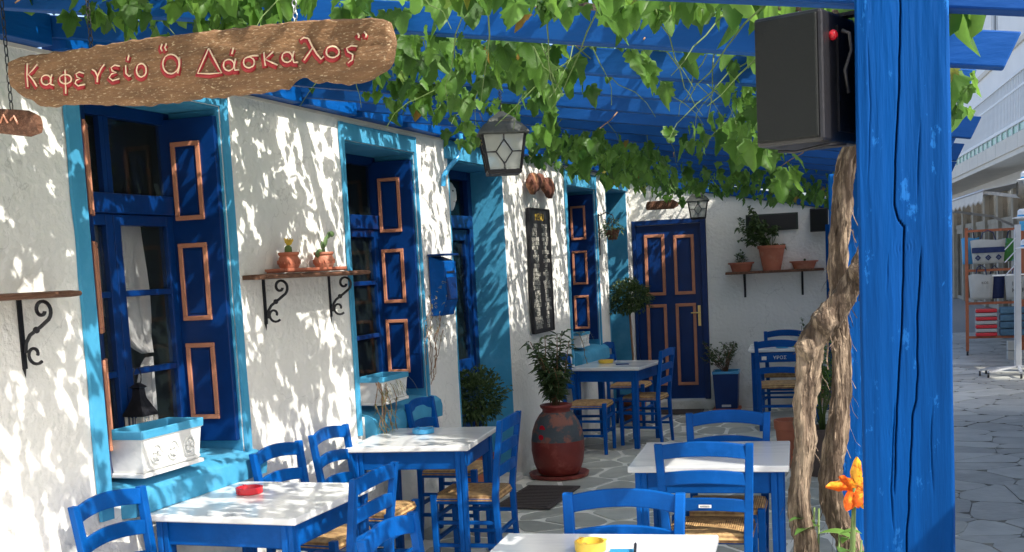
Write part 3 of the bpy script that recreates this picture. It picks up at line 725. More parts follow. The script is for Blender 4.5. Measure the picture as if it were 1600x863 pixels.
def text_part(s, size, m, parent, loc, rot, name='lettering', ext=.0006):
    c = bpy.data.curves.new(name, 'FONT'); c.body = s; c.size = size; c.extrude = ext; c.align_x = 'CENTER'; c.align_y = 'CENTER'
    to = bpy.data.objects.new('tmp', c); col.objects.link(to); dg = bpy.context.evaluated_depsgraph_get(); dg.update()
    me = bpy.data.meshes.new_from_object(to.evaluated_get(dg)); bpy.data.objects.remove(to); me.materials.clear(); me.materials.append(m)
    o = bpy.data.objects.new(name, me); col.objects.link(o); o.parent = parent; o.location = loc; o.rotation_euler = rot; return o
MB().box(-.028, .028, -.245, -.2425, .588, .602).build('maker_label', M_white, chairs[8])
text_part('ΚΑΡΕΚΛΑ', .009, M_black2, chairs[8], (0, -.2459, .595), (PI/2, 0, 0))
MB().box(-.15, -.105, -.2625, -.259, .70, .735).build('label_plate', M_chalk, chairs[13])
text_part('ΥΡΟΣ', .046, M_chalk, chairs[13], (.02, -.268, .72), (PI/2, 0, 0))

# ------------------------------------------------------------------ ashtrays and small table things
def ashtray(loc, m, label, r=.055, h=.03):
    t = thing('ashtray', label, 'ashtray', loc, 0)
    MB().lathe([(r*.9, 0), (r, .004), (r*1.02, h), (r*.9, h), (r*.84, .008), (.001, .006)], 24).build('bowl', m, t, smooth='auto')
    for k in range(3):
        a = k*2*PI/3+.4; MB().bar((r*.8*math.cos(a), r*.8*math.sin(a), h+.001), (r*1.06*math.cos(a), r*1.06*math.sin(a), h+.001), .012, .004).build('rest', m, t)
ashtray((-2.82, 4.42, .7505), M_redp, 'round red ashtray on the table beside the nearest window', .06)
ashtray((-2.74, 6.2, .7505), M_cyan, 'round blue ashtray on the second table along the wall', .065)
ashtray((-2.76, 10.62, .7505), M_yellow, 'yellow ashtray on the shaded table', .07)
ashtray((-1.02, 3.62, .7505), M_yellow, 'yellow ashtray on the sunlit foreground table', .052, .035)
ashtray((-1.25, 11.95, .7505), M_cyan, 'small blue ashtray on the table by the back wall', .065)
pk = thing('menu_card', 'pale blue folded card lying on the sunlit foreground table', 'card', (-.90, 3.60, .7505), .15)
MB().box(-.05, .03, -.05, .04, 0, .006).build('card', M_cyan, pk)
pen = thing('pen', 'dark pen resting on the blue card of the foreground table', 'pen', (-.86, 3.585, .765), .2)
MB().tube([(0, -.05, 0), (0, .04, .012)], .005, 8).tube([(0, .04, .012), (0, .05, .013)], .003, 6).build('barrel', M_black2, pen)
pk = thing('blue_coaster', 'dark blue coaster beside the yellow ashtray on the shaded table', 'coaster', (-2.56, 10.45, .7505), .3)
MB().box(-.06, .06, -.04, .04, 0, .006).build('coaster', M_blued, pk, bevel=.002)

# ------------------------------------------------------------------ plants
def leafset(n, fn, L_, Wd, droop=.3, tint=True, seed=1):
    """n folded pointed leaves ; fn(rnd)->(pos, dir)"""
    rr = random.Random(seed); mb = MB(); tints = []
    for k in range(n):
        p, d = fn(rr); d = Vector(d).normalized(); s = rr.uniform(.65, 1.25); l = L_*s; w_ = Wd*s
        u = Vector((rr.uniform(-.3, .3), rr.uniform(-.3, .3), 1)); x = d.cross(u)
        if x.length < .05: x = Vector((1, 0, 0))
        x.normalize(); nn = x.cross(d); p = Vector(p)
        mid = p+d*l*.5+nn*0; tip = p+d*l-Vector((0, 0, droop*l*rr.uniform(.3, 1)))
        vs = [p, mid-x*w_/2+nn*w_*.25, mid-Vector((0,0,droop*l*.15)), mid+x*w_/2+nn*w_*.25, tip]
        mb.add(vs, [(0,1,2),(0,2,3),(1,4,2),(2,4,3)]); tints += [rr.random()]*5
    return mb, tints
def put_leaves(name, mb, tints, m, parent, kind='stuff'):
    o = mb.build(name, m, parent, fixn=False)
    a = o.data.attributes.new('tint', 'FLOAT', 'POINT'); a.data.foreach_set('value', tints)
    if kind: o['kind'] = kind
    return o
def ell(c, r, up=.4, shell=.45):
    def fn(rr):
        while True:
            v = Vector((rr.uniform(-1,1), rr.uniform(-1,1), rr.uniform(-1,1)))
            if shell < v.length < 1: break
        f = 1+.42*noise.noise(v*2.3+Vector(c)*3); v2 = Vector((v.x*r[0]*f, v.y*r[1]*f, v.z*r[2]*f))
        return Vector(c)+v2, v+Vector((rr.uniform(-.6,.6), rr.uniform(-.6,.6), up+rr.uniform(-.4,.4)))
    return fn

# amphora
am = thing('amphora_planter', 'big red and grey painted amphora pot on a saucer against the wall', 'pot', (-2.72, 8.82, 0))
prof = [(.16, .03), (.175, .05), (.20, .12), (.215, .22), (.213, .30), (.20, .38), (.175, .45), (.14, .505), (.115, .53), (.112, .55), (.128, .565), (.132, .585), (.115, .59), (.10, .56)]
MB().lathe(prof[:5], 40, cap=False).build('belly', M_red, am, smooth=True)
M_grey = mat('flaking grey paint', (.06,.075,.085,1), .7, .2, 6, .4, 25, c2=(.26,.10,.07,1), c2scale=7, c2lo=.5, c2hi=.58)
MB().lathe([(a+.0005, b) for a, b in prof[4:9]], 40, cap=False).build('painted_shoulder', M_grey, am, smooth=True)
MB().lathe(prof[8:], 40, cap=False).build('neck', M_red, am, smooth=True)
for (a, z, sx, sz) in ((-1.95, .41, .030, .030), (-1.95, .345, .024, .022)):
    r_ = .188 if z > .38 else .207
    MB().add([((r_+.004)*math.cos(a+sx/.2*math.cos(t)), (r_+.004)*math.sin(a+sx/.2*math.cos(t)), z+sz*math.sin(t)) for t in [2*PI*i/14 for i in range(14)]], [tuple(range(14))]).build('red_mark', M_redp, am)
MB().lathe([(.21, 0), (.235, .005), (.245, .035), (.23, .035), (.2, .015), (.01, .012)], 36).build('saucer', M_red, am, smooth='auto')
MB().lathe([(.001, .552), (.108, .55)], 20).build('soil', M_soil, am)
def stems(parent, base, tips, r=.006, m=M_stem, name='stem'):
    for tpt in tips:
        b = Vector(base); e = Vector(tpt); mid = b.lerp(e, .5)+Vector((R.uniform(-.03,.03), R.uniform(-.03,.03), .02))
        MB().tube([b+Vector((R.uniform(-.02,.02), R.uniform(-.02,.02), 0)), mid, e], [r, r*.8, r*.5], 6).build(name, m, parent, smooth=True)
ol = thing('leafy_shrub', 'willowy shrub with long pointed leaves growing out of the amphora', 'plant', (-2.72, 8.82, .555))
tips = []
for k in range(15):
    a = k*2.4; rr_ = R.uniform(.04, .2); tips.append((rr_*math.cos(a)-.03, rr_*math.sin(a), R.uniform(.3, .6)))
stems(ol, (0, 0, 0), tips, .006, M_twig)
def olf(rr):
    tpt = Vector(rr.choice(tips)); f = rr.uniform(.25, 1.0); p = tpt*f+Vector((rr.uniform(-.02,.02), rr.uniform(-.02,.02), 0)); p.z = tpt.z*f
    a = rr.uniform(0, 2*PI); return p, Vector((math.cos(a), math.sin(a), rr.uniform(-.5, .7)))
put_leaves('leaves', *leafset(1050, olf, .085, .024, .35, seed=5), M_sleaf, ol)

bu = thing('round_bush', 'round leafy bush in a pot behind the table with the blue ashtray', 'plant', (-3.06, 7.90, .046))
MB().tube([(0, 0, .2), (.01, 0, .42), (0, 0, .64)], [.018, .015, .012], 8).build('trunk', M_twig, bu, smooth=True)
put_leaves('foliage', *leafset(2600, ell((0, 0, .72), (.21, .21, .20), .2, .3), .038, .022, .3, seed=6), M_sleaf, bu)
bp_ = thing('terracotta_pot', 'terracotta pot holding the round bush behind the second table', 'pot', (-3.06, 7.90, .046))
MB().lathe([(.11, .0), (.15, .24), (.165, .245), (.165, .28), (.15, .28), (.145, .24), (.01, .235)], 28).build('pot', M_terra, bp_, smooth='auto')

tp = thing('topiary_tree', 'ball-shaped topiary on a thin straight stem before the last doorway', 'plant', (-2.83, 12.0, 0))
MB().tube([(0, 0, .22), (.012, 0, .7), (-.01, 0, 1.25)], [.013, .012, .011], 8).build('trunk', M_twig, tp, smooth=True)
put_leaves('foliage', *leafset(3200, ell((-.01, 0, 1.33), (.24, .24, .17), .1, .1), .034, .02, .2, seed=7), M_sleaf, tp)
tpp = thing('terracotta_pot', 'terracotta pot holding the ball-shaped topiary', 'pot', (-2.83, 12.0, 0))
MB().lathe([(.1, .0), (.14, .22), (.15, .225), (.15, .26), (.135, .26), (.13, .22), (.01, .215)], 24).build('pot', M_terra, tpp, smooth='auto')

sq = thing('square_planter', 'square dark blue planter beside the back door', 'planter', (-1.96, 12.82, 0), .083)
MB().add(*[[(x*s_, y*s_, z) for s_, z in ((.12, .03), (.14, .42)) for x, y in ((-1,-1),(1,-1),(1,1),(-1,1))], [(0,1,5,4),(1,2,6,5),(2,3,7,6),(3,0,4,7),(3,2,1,0)]]).build('body', M_blued, sq, bevel=.004)
MB().box(-.145, .145, -.145, -.13, .415, .445).box(-.145, .145, .13, .145, .415, .445).box(-.145, -.13, -.13, .13, .415, .445).box(.13, .145, -.13, .13, .415, .445).build('rim', M_cyan, sq, bevel=.003)
MB().box(-.05, .05, -.125, -.119, .05, .075).build('plate', M_steel, sq)
MB().box(-.15, .15, -.15, .15, 0, .03).build('saucer', M_terra, sq, bevel=.004)
MB().box(-.13, .13, -.13, .13, .40, .41).build('soil', M_soil, sq)
sp = thing('sparse_shrub', 'sparse twiggy shrub growing in the square blue planter', 'plant', (-1.96, 12.82, .41))
tips = [(R.uniform(-.26, .26), R.uniform(-.15, .15), R.uniform(.15, .36)) for k in range(22)]
stems(sp, (0, 0, 0), tips, .004, M_twig)
def spf(rr):
    tpt = Vector(rr.choice(tips)); f = rr.uniform(.55, 1.05); return tpt*f, Vector((rr.uniform(-1,1), rr.uniform(-1,1), rr.uniform(-.3,.8)))
put_leaves('leaves', *leafset(420, spf, .045, .022, .3, seed=8), M_sleaf, sp)

# red pots & grey pot near post, fern
def pot(loc, r, h, m, label, name='flower_pot', soil=True):
    t = thing(name, label, 'pot', loc)
    MB().lathe([(r*.68, 0), (r*.93, h*.80), (r, h*.81), (r*1.02, h), (r*.9, h), (r*.86, h*.82), (r*.01, h*.8)], 28).build('pot', m, t, smooth='auto')
    if soil: MB().lathe([(.001, h*.86), (r*.88, h*.85)], 16).build('soil', M_soil, t)
    return t
M_pot = mat('old grey brown clay', (.12,.085,.07,1), .85, .2, 6, .5, 30, rnd=.1)
pot((-.93, 9.35, 0), .13, .38, M_terra, 'red clay pot on the floor left of the vine trunk')
pot((-.66, 9.0, 0), .16, .37, M_pot, 'large grey-brown pot half hidden behind the vine trunk')
fe = thing('feathery_plant', 'grey-green feathery plant seen between the two vine stems', 'plant', (-.66, 9.0, .33))
tips = [(R.uniform(-.16, .16), R.uniform(-.12, .12), R.uniform(.3, .75)) for k in range(18)]
stems(fe, (0, 0, 0), tips, .005, M_stem)
put_leaves('leaves', *leafset(500, spf, .09, .014, .5, seed=9), M_gleaf, fe)
vp = thing('spindly_plant', 'small spindly plant rising between the farthest table and the back wall', 'plant', (-1.02, 12.93, 0))
tips = [(-.12, 0, 1.0), (.15, 0, .95), (.02, 0, .88), (.28, 0, 1.04)]
stems(vp, (0, 0, .2), tips, .004, M_stem)
def vpf(rr):
    tpt = Vector(rr.choice(tips)); f = rr.uniform(.82, 1.02); return tpt*f, Vector((rr.uniform(-1,1), rr.uniform(-1,1), rr.uniform(0,.8)))
put_leaves('leaves', *leafset(60, vpf, .05, .022, .3, seed=10), M_sleaf, vp)
pot((-1.02, 12.93, 0), .1, .22, M_terra, 'clay pot at the foot of the back wall behind the farthest chair')
# young plant in foreground bed, canna lily
cl = thing('canna_lily', 'orange canna lily in bloom between the vine stems and the front post', 'flower', (-.158, 2.50, .05))
def petal(mb, base, d, l, w_, curl):
    d = Vector(d).normalized(); x = d.cross(Vector((.3, 1, .2))).normalized(); nn = x.cross(d); rows = []
    for j in range(7):
        f = j/6; hw = w_*math.sin(PI*min(1, .12+f*.86))**.7/2; c = Vector(base)+d*l*f+nn*curl*l*f*f
        rows.append([tuple(c+x*hw*u+nn*(abs(u)*hw*.5+.003*math.sin(f*14+u*4))) for u in (-1, -.5, 0, .5, 1)])
    mb.grid(rows)
M_petal = mat('orange petal', (.85,.13,.012,1), .5, .2, 60, .3, 80, c2=(.9,.40,.03,1), c2scale=45, c2lo=.5, c2hi=.62, spec=.3)
M_petaly = mat('yellow petal', (.9,.42,.03,1), .5, .15, 60, .2, 80, c2=(.85,.12,.01,1), c2scale=70, c2lo=.55, c2hi=.62, spec=.3)
hx = .038
for k, (d_, l, w_, cu_) in enumerate((((.05,-.1,1), .066, .026, .1), ((.9,-.2,.05), .060, .028, -.2), ((-.9,-.3,.12), .062, .026, -.1), ((.45,-.4,-.85), .060, .030, .2), ((-.35,-.5,-.8), .050, .030, .2), ((.1,-.6,-.7), .045, .03, .1), ((.6,-.2,.35), .045, .024, .3), ((-.5,-.3,.4), .042, .022, .1))):
    m = MB(); petal(m, (hx, 0, 1.15), d_, l*1.0, w_*1.0, cu_+.05); m.build('petal', M_petal if k % 3 else M_petaly, cl, smooth=True, fixn=False)
MB().tube([(0, .02, 0), (.01, .02, .6), (.03, .015, 1.0), (hx, 0, 1.15)], [.01, .008, .006, .004], 8).build('stem', M_stem, cl, smooth=True)
def big_leaf(parent, base, d, l, w_, bend, m=M_gleaf):
    d = Vector(d).normalized(); x = d.cross(Vector((0, 0, 1)))
    x = x.normalized() if x.length > .05 else Vector((1, 0, 0)); rows = []
    for j in range(9):
        f = j/8; hw = w_*math.sin(PI*min(1, .06+f*.93))**.8/2; c = Vector(base)+d*l*f+Vector((0, 0, -bend*l*f*f))
        rows.append([tuple(c+x*hw*u+Vector((0, 0, abs(u)*hw*.35))) for u in (-1, -.5, 0, .5, 1)])
    return MB().grid(rows).build('leaf', m, parent, smooth=True, fixn=False)
for k in range(8):
    a = k*2.2; big_leaf(cl, (.0, .03, .30+.06*k), (-.25+math.cos(a)*.25, .2+math.sin(a)*.3, .8), .22, .05, .3)
bed_pl = thing('bed_plant', 'low leafy plant at the foot of the vine beside the canna', 'plant', (-.20, 2.62, .05))
tips = [(R.uniform(-.05, .12), R.uniform(-.04, .16), R.uniform(.82, 1.07)) for k in range(20)]
stems(bed_pl, (0, 0, 0), tips, .005, M_stem)
for k in range(150):
    tpt = Vector(R.choice(tips)); f = R.uniform(.75, 1); p = tpt*f; a = R.uniform(0, 2*PI)
    big_leaf(bed_pl, p, (math.cos(a), math.sin(a)*.7, R.uniform(-.2, .6)), R.uniform(.05, .10), R.uniform(.024, .042), .4)

# ------------------------------------------------------------------ window boxes
M_wbox = mat('white glazed planter', (.74,.75,.73,1), .45, .08, 7, .3, 20, c2=(.55,.6,.62,1), c2scale=6, c2lo=.6, c2hi=.8)
def window_box(u, x, z, L_, Wd, H, label, lips=True):
    t = house_thing('window_box', label, 'planter', u, z, x, group=None)
    fl = .82; vs = []
    for s_, zz in ((fl, .018), (.95, H*.8), (1.03, H*.82), (1.05, H), (.96, H), (.92, H*.8), (.80, H*.7)):
        vs += [(sx*Wd/2*s_, sy*L_/2*(1-(1-s_)*.45), zz) for sx, sy in ((-1,-1),(1,-1),(1,1),(-1,1))]
    fs = []
    for i in range(2):
        fs += [(i*4+k, i*4+(k+1) % 4, (i+1)*4+(k+1) % 4, (i+1)*4+k) for k in range(4)]
    m = MB().add(vs[:12], fs+[(3,2,1,0)]); m.build('box_body', M_wbox, t, bevel=.004)
    fs = []
    for i in range(4):
        fs += [(i*4+k, i*4+(k+1) % 4, (i+1)*4+(k+1) % 4, (i+1)*4+k) for k in range(4)]
    MB().add(vs[8:], fs+[(16,17,18,19)]).build('rim', M_teal, t, bevel=.004)
    MB().box(-Wd*.38, Wd*.38, -L_*.42, L_*.42, H*.68, H*.72).build('soil', M_soil, t)
    MB().box(-Wd*.48, Wd*.48, -L_*.5, L_*.5, 0, .018).build('tray', M_white, t, bevel=.004)
    for k in range(3 if L_ > .4 else 2):
        yc = (-1+k)*L_*.27 if L_ > .4 else (-.5+k)*L_*.4
        m = MB(); m.tube([(Wd/2*(fl+(.13*(H*.45+H*.2*math.sin(a))/(H*.8)))+.003, yc+L_*.085*math.cos(a), H*.45+H*.2*math.sin(a)) for a in [2*PI*i/16 for i in range(17)]], .005, 5)
        m.build('relief', M_wbox, t, smooth=True)
        m = MB()
        for a in range(5): m.ball((Wd/2*(fl+.07)+.004, yc+.018*math.cos(a*1.257), H*.45+.018*math.sin(a*1.257)), .011, 5)
        m.build('relief', M_wbox, t, smooth=True)
        if k < 3: MB().box(Wd/2*.86, Wd/2*.93, -L_*.44, L_*.44, H*.14, H*.19).build('relief_band', M_wbox, t) if k == 0 else None
    # near end relief
    return t
window_box(4.185, -.012, .90, .43, .19, .20, 'large white planter with light blue rim on the nearest window sill')
window_box(6.40, .0, .915, .36, .18, .17, 'white planter with straggly spider plant on the second window sill')
window_box(10.72, -.02, .905, .28, .15, .14, 'small white planter on the far window sill')
def spider(u, x, z, label, n, L_, seed, hang):
    t = house_thing('spider_plant', label, 'plant', u, z, x); rr = random.Random(seed); mb = MB(); tn = []
    for k in range(n):
        a = rr.uniform(0, 2*PI); l = L_*rr.uniform(.5, 1.2); b = Vector((rr.uniform(-.06, .06), rr.uniform(-.14, .14), 0)); w_ = .004
        d = Vector((math.cos(a), math.sin(a), 0)); s = Vector((-d.y, d.x, 0)); pts = []
        for j in range(7):
            f = j/6; pts.append(b+d*l*f*.7+Vector((0, 0, l*(.7*f-1.15*f*f))))
        rows = [[tuple(p-s*w_*(1-.7*j/6)), tuple(p+s*w_*(1-.7*j/6))] for j, p in enumerate(pts)]
        mb.grid(rows); tn += [rr.random()]*14
    put_leaves('leaves', mb, tn, M_dry, t)
    for k in range(hang):
        y0 = rr.uniform(-.22, -.08); z0 = 0; pts = [Vector((.05, y0, .0))]; 
        for j in range(9): pts.append(pts[-1]+Vector((rr.uniform(.0, .02)*(1 if j < 3 else .3), rr.uniform(-.03, .03), .02 if j == 0 else -rr.uniform(.02, .055))))
        MB().tube(pts, .0028, 5).build('runner', M_twig, t)
        mb = MB(); tn = []
        for p in pts[3:]:
            for q in range(5):
                d = Vector((rr.uniform(-1,1), rr.uniform(-1,1), rr.uniform(-.8,.4))).normalized(); s = d.cross(Vector((0,0,1))).normalized()*.003; e = p+d*rr.uniform(.03, .07)
                mb.add([p-s, p+s, e+Vector((0,0,-.012))], [(0,1,2)]); tn += [rr.random()]*3
        put_leaves('leaves', mb, tn, M_dry, t)
    return t
spider(6.40, .01, 1.04, 'straggly dry spider plant spilling over the second window box', 60, .17, 3, 7)
spider(10.72, -.01, 1.03, 'small dry plant in the far window box', 26, .14, 4, 1)

# ------------------------------------------------------------------ wall shelves with scrolled brackets
def scroll(parent, y, hgt=.26, dep=.15):
    m = MB(); r = .007
    m.box(0, .006, y-.011, y+.011, -hgt, 0)
    def arc(c, r0, r1, a0, a1, n=14): return [(c[0]+(r0+(r1-r0)*i/n)*math.cos(a0+(a1-a0)*i/n), y, c[1]+(r0+(r1-r0)*i/n)*math.sin(a0+(a1-a0)*i/n)) for i in range(n+1)]
    up = arc((dep*.62, -.055), .012, .045, PI*1.9, -PI*.40, 22)
    lo = arc((.055, -hgt*.80), .012, .040, PI*-.1, PI*2.05-.9, 16)
    s_ = [(dep*.62+.02, y, -.098), (dep*.42, y, -.125), (dep*.2, y, -.16), (.018, y, -.195)]
    m.tube(up+[(dep*.55, y, -.115), (.04, y, -.145), (.018, y, -.175), (.013, y, -.21)], r, 6)
    m.tube(lo, r*.9, 6); m.ball((dep*.42, y, -.127), .013, 6)
    m.add([(.006, y, -hgt), (-.0, y-.01, -hgt), (0, y+.01, -hgt), (.003, y, -hgt-.035)], [(0,1,3),(0,3,2),(1,2,3)])
    return m.build('bracket', M_iron, parent, smooth='auto')
def plank(parent, u0, u1, d, th):
    n_ = 16; rows = []; mb = MB()
    for i in range(n_+1):
        y = u0+(u1-u0)*i/n_; e = 1 if 0 < i < n_ else .8; w = noise.noise(Vector((y*5, u0, 0)))*.006
        rows.append([(0.005, y, -th/2+.002), (d*.5, y, -th/2), (d*e+w, y, -th/2+.004), (d*e+w+.006, y, .0), (d*e+w, y, th/2-.004), (d*.5, y, th/2), (.005, y, th/2-.002)])
    mb.grid(rows); mb.f.append(tuple(range(7))); mb.f.append(tuple(n_*7+k for k in range(7)))
    return mb.build('board', M_oldwood, parent, smooth='auto')
s1 = house_thing('wall_shelf', 'empty wooden shelf on a scrolled black iron bracket at the left edge', 'shelf', 0, 1.685)
plank(s1, 2.75, 3.62, .17, .026); scroll(s1, 3.44, .27, .17); scroll(s1, 2.85, .27, .17)
s2 = house_thing('wall_shelf', 'wooden shelf with two small cactus pots on scrolled black iron brackets', 'shelf', 0, 1.715)
plank(s2, 4.93, 6.05, .17, .026); scroll(s2, 5.12, .24, .16); scroll(s2, 5.80, .24, .16)
tr = house_thing('clay_tray', 'long terracotta tray on the shelf under the two cactus pots', 'tray', 5.42, 1.732, .09)
MB().box(-.055, .055, -.32, .32, 0, .006).box(-.06, -.052, -.325, .325, .006, .02).box(.052, .06, -.325, .325, .006, .02).box(-.052, .052, -.325, -.317, .006, .02).box(-.052, .052, .317, .325, .006, .02).build('tray', M_terra, tr, bevel=.002)
def mini_pot(u, label):
    t = house_thing('small_pot', label, 'pot', u, 1.739, .09)
    MB().lathe([(.040, 0), (.054, .03), (.056, .055), (.046, .075), (.054, .085), (.054, .095), (.044, .095), (.04, .08), (.001, .078)], 22).build('pot', M_terra, t, smooth='auto')
    m = MB()
    for k in range(12): a = k*PI/6; m.tube([(.056*math.cos(a+d_), .056*math.sin(a+d_), .035+zz) for d_, zz in ((-.12, 0), (0, .018), (.12, 0))], .004, 4)
    m.build('relief', M_terra, t)
mini_pot(5.235, 'left small terracotta pot on the shelf, holding the plant with a yellow flower'); mini_pot(5.60, 'right small terracotta pot on the shelf, holding the prickly pear cactus')
ca = house_thing('flowering_cactus', 'small cactus with a yellow flower in the left shelf pot', 'cactus', 5.235, 1.815, .09)
MB().lathe([(.016, 0), (.02, .02), (.018, .045), (.008, .055)], 10).build('body', M_stem, ca, smooth=True)
for k in range(9):
    a = k*.7; m = MB(); petal(m, (0, 0, .05), (math.cos(a)*.5, math.sin(a)*.5, .8), .045, .016, .2); m.build('petal', M_yellow, ca, smooth=True, fixn=False)
pp = house_thing('prickly_pear', 'prickly pear cactus with flat pads in the right shelf pot', 'cactus', 5.60, 1.815, .09)
def pad(c, d, l, w_, lab=None):
    d = Vector(d).normalized(); x = d.cross(Vector((1, 0, 0))).normalized(); n_ = x.cross(d); m = MB(); rows = []
    for j in range(9):
        f = j/8; hw = w_*math.sin(PI*min(.99, max(.02, f)))**.6/2+.002; cc = Vector(c)+d*l*f
        rows.append([tuple(cc+x*hw*math.cos(t)+n_*hw*.35*math.sin(t)) for t in [2*PI*i/10 for i in range(11)]])
    m.grid(rows).build('pad', M_cact, pp, smooth=True)
M_cact = mat('cactus green', (.10,.17,.06,1), .6, .15, 30, .3, 80)
pad((0, 0, 0), (0, .1, 1), .05, .03); pad((0, .005, .04), (0, .55, .8), .08, .034); pad((0, .05, .095), (0, .75, .6), .05, .03); pad((0, .075, .115), (0, 1, .05), .06, .03); pad((0, -.01, .0), (0, -1, .5), .06, .04); pad((0, -.04, .01), (0, -1, -.1), .05, .035); pad((0,.0,.03), (0,-.3,1), .05,.03)

# post box, pipe, menu board, hanging signs
mbx = house_thing('post_box', 'blue wooden post box on the narrow white pier between window and door', 'post box', 7.17, 1.40, .012); mbx.scale = (.85, .82, .95)
MB().add([(0,0,0),(.09,0,.0),(.13,0,.10),(.13,0,.38),(.02,0,.42),(0,0,.42), (0,.26,0),(.09,.26,.0),(.13,.26,.10),(.13,.26,.38),(.02,.26,.42),(0,.26,.42)], [(0,1,2,3,4,5),(11,10,9,8,7,6),(0,6,7,1),(1,7,8,2),(2,8,9,3),(3,9,10,4),(4,10,11,5),(5,11,6,0)]).build('case', M_blue, mbx, bevel=.006)
MB().box(.131, .136, .05, .21, .30, .312).build('slot', M_black2, mbx)
MB().box(-.004, .15, -.02, .28, .423, .437).build('lid', M_blued, mbx, bevel=.004)
MB().box(.131, .137, .03, .23, .11, .27).build('front_panel', M_blued, mbx, bevel=.003)
dv = house_thing('dry_creeper', 'thin dry creeper climbing beside the blue post box', 'plant', 7.0, 1.0, .04)
for k in range(7):
    p = Vector((.0, .0+R.uniform(-.05, .1), R.uniform(-.05, .1))); pts = [p.copy()]
    for j in range(14):
        p = p+Vector((R.uniform(-.008, .012), R.uniform(-.025, .035), R.uniform(.0, .06))); p.x = max(0, min(.09, p.x)); pts.append(p.copy())
    MB().tube(pts, .0025, 5).build('twig', M_twig, dv)
put_leaves('leaves', *leafset(70, lambda rr: (Vector((rr.uniform(0, .1), rr.uniform(-.05, .2), rr.uniform(.25, .62))), Vector((rr.uniform(-1,1), rr.uniform(-1,1), rr.uniform(-1,1)))), .03, .008, .2, seed=12), M_dry, dv)
dp = house_thing('rain_pipe', 'curved light blue rain pipe bending down from the roof beside the door', 'pipe', 7.55, 0, .0)
MB().tube([(.10, .07, 2.80), (.105, .07, 2.74), (.11, .075, 2.62), (.115, .07, 2.56), (.10, .03, 2.48), (.06, -.06, 2.40), (.035, -.09, 2.35), (.03, -.095, 2.28)], .017, 12).build('pipe', M_cyan, dp, smooth='auto')
mn = house_thing('menu_board', 'tall narrow black menu board with rows of chalk lettering on the white pier', 'menu board', 9.25, 1.14, .014)
MB().box(0, .018, 0, .54, 0, 1.04).build('board', M_black2, mn, bevel=.004)
MB().box(.0, .024, -.014, 0, -.01, 1.05).box(.0, .024, .54, .554, -.01, 1.05).box(.0, .024, 0, .54, 1.04, 1.052).box(.0, .024, 0, .54, -.012, 0).build('frame', M_iron, mn)
rr = random.Random(11); m = MB()
GR = ['ΚΑΦΕΣ', 'ΕΛΛΗΝΙΚΟΣ', 'ΦΡΑΠΕ', 'ΤΣΑΙ', 'ΟΥΖΟ', 'ΜΕΖΕΔΕΣ', 'ΣΑΛΑΤΑ', 'ΤΥΡΙ', 'ΕΛΙΕΣ', 'ΜΠΥΡΑ', 'ΚΡΑΣΙ', 'ΟΜΕΛΕΤΑ', 'ΧΤΑΠΟΔΙ', 'ΓΛΥΚΟ']
for k in range(24):
    z = .90-.0375*k
    for c, s in ((.135, rr.choice(GR)[:7]), (.40, '%d.%d0' % (rr.randint(1, 9), rr.randint(0, 9)) if rr.random() < .5 else rr.choice(GR)[:6])):
        text_part(s, .044, M_chalk, mn, (.0195, c+rr.uniform(-.02, .02), z), (PI/2, 0, PI/2), 'writing', .0003)
text_part('MENU', .085, M_yellow, mn, (.0195, .27, .975), (PI/2, 0, PI/2), 'heading', .0003)

def hang_sign(name, label, mk_parent, pts2, th, m=M_oldwood):
    pass
og = house_thing('wood_carving', 'reddish carved driftwood hanging above the menu board', 'carving', 9.18, 2.39, .05)
rows = []
for i in range(17):
    f = i/16; y = .62*f; hh = .07+.015*math.sin(f*9)-.03*(f in (0, 1)); zc = .01*math.sin(f*5)-(.03 if .42 < f < .6 else 0)*-1
    rows.append([(.03*math.cos(t)+.02, y, zc+hh*math.sin(t)*(1.25 if (f < .25 or f > .72) and math.sin(t) < 0 else 1)) for t in [2*PI*k/10 for k in range(11)]])
mb = MB().grid(rows); mb.f.append(tuple(range(10))); mb.f.append(tuple(16*11+k for k in range(10)))
M_reddish = mat('reddish driftwood', (.14,.045,.025,1), .8, .4, 10, .8, 40, c2=(.36,.17,.08,1), c2scale=9, c2lo=.5, c2hi=.62)
mb.build('body', M_reddish, og, smooth=True)
MB().tube([(.02, .1, .07), (.01, .31, .21), (.02, .5, .07)], .003, 5).build('cord', M_iron, og)

# hanging bracket with pot between far window and last door
hb = house_thing('hanging_planter', 'small dark pot hanging from an iron bracket by the last doorway', 'planter', 11.55, 1.78, .0)
MB().box(.0, .006, -.012, .012, .0, .42).tube([(0, 0, .40), (.08, 0, .43), (.15, 0, .40), (.16, 0, .36), (.14, 0, .35)], .006, 6).tube([(0, 0, .22), (.07, 0, .26), (.12, 0, .36)], .005, 6).build('bracket', M_iron, hb)
MB().tube([(.14, 0, .35), (.14, 0, .26)], .003, 5).lathe([(.045, .12), (.075, .2), (.08, .22), (.07, .22), (.06, .2), (.001, .2)], 18, c=(.14, 0, .03)).build('pot', M_oldwood, hb, smooth='auto')
put_leaves('leaves', *leafset(120, ell((.14, 0, .27), (.10, .10, .09), .0, .1), .05, .02, .6, seed=14), M_sleaf, hb)

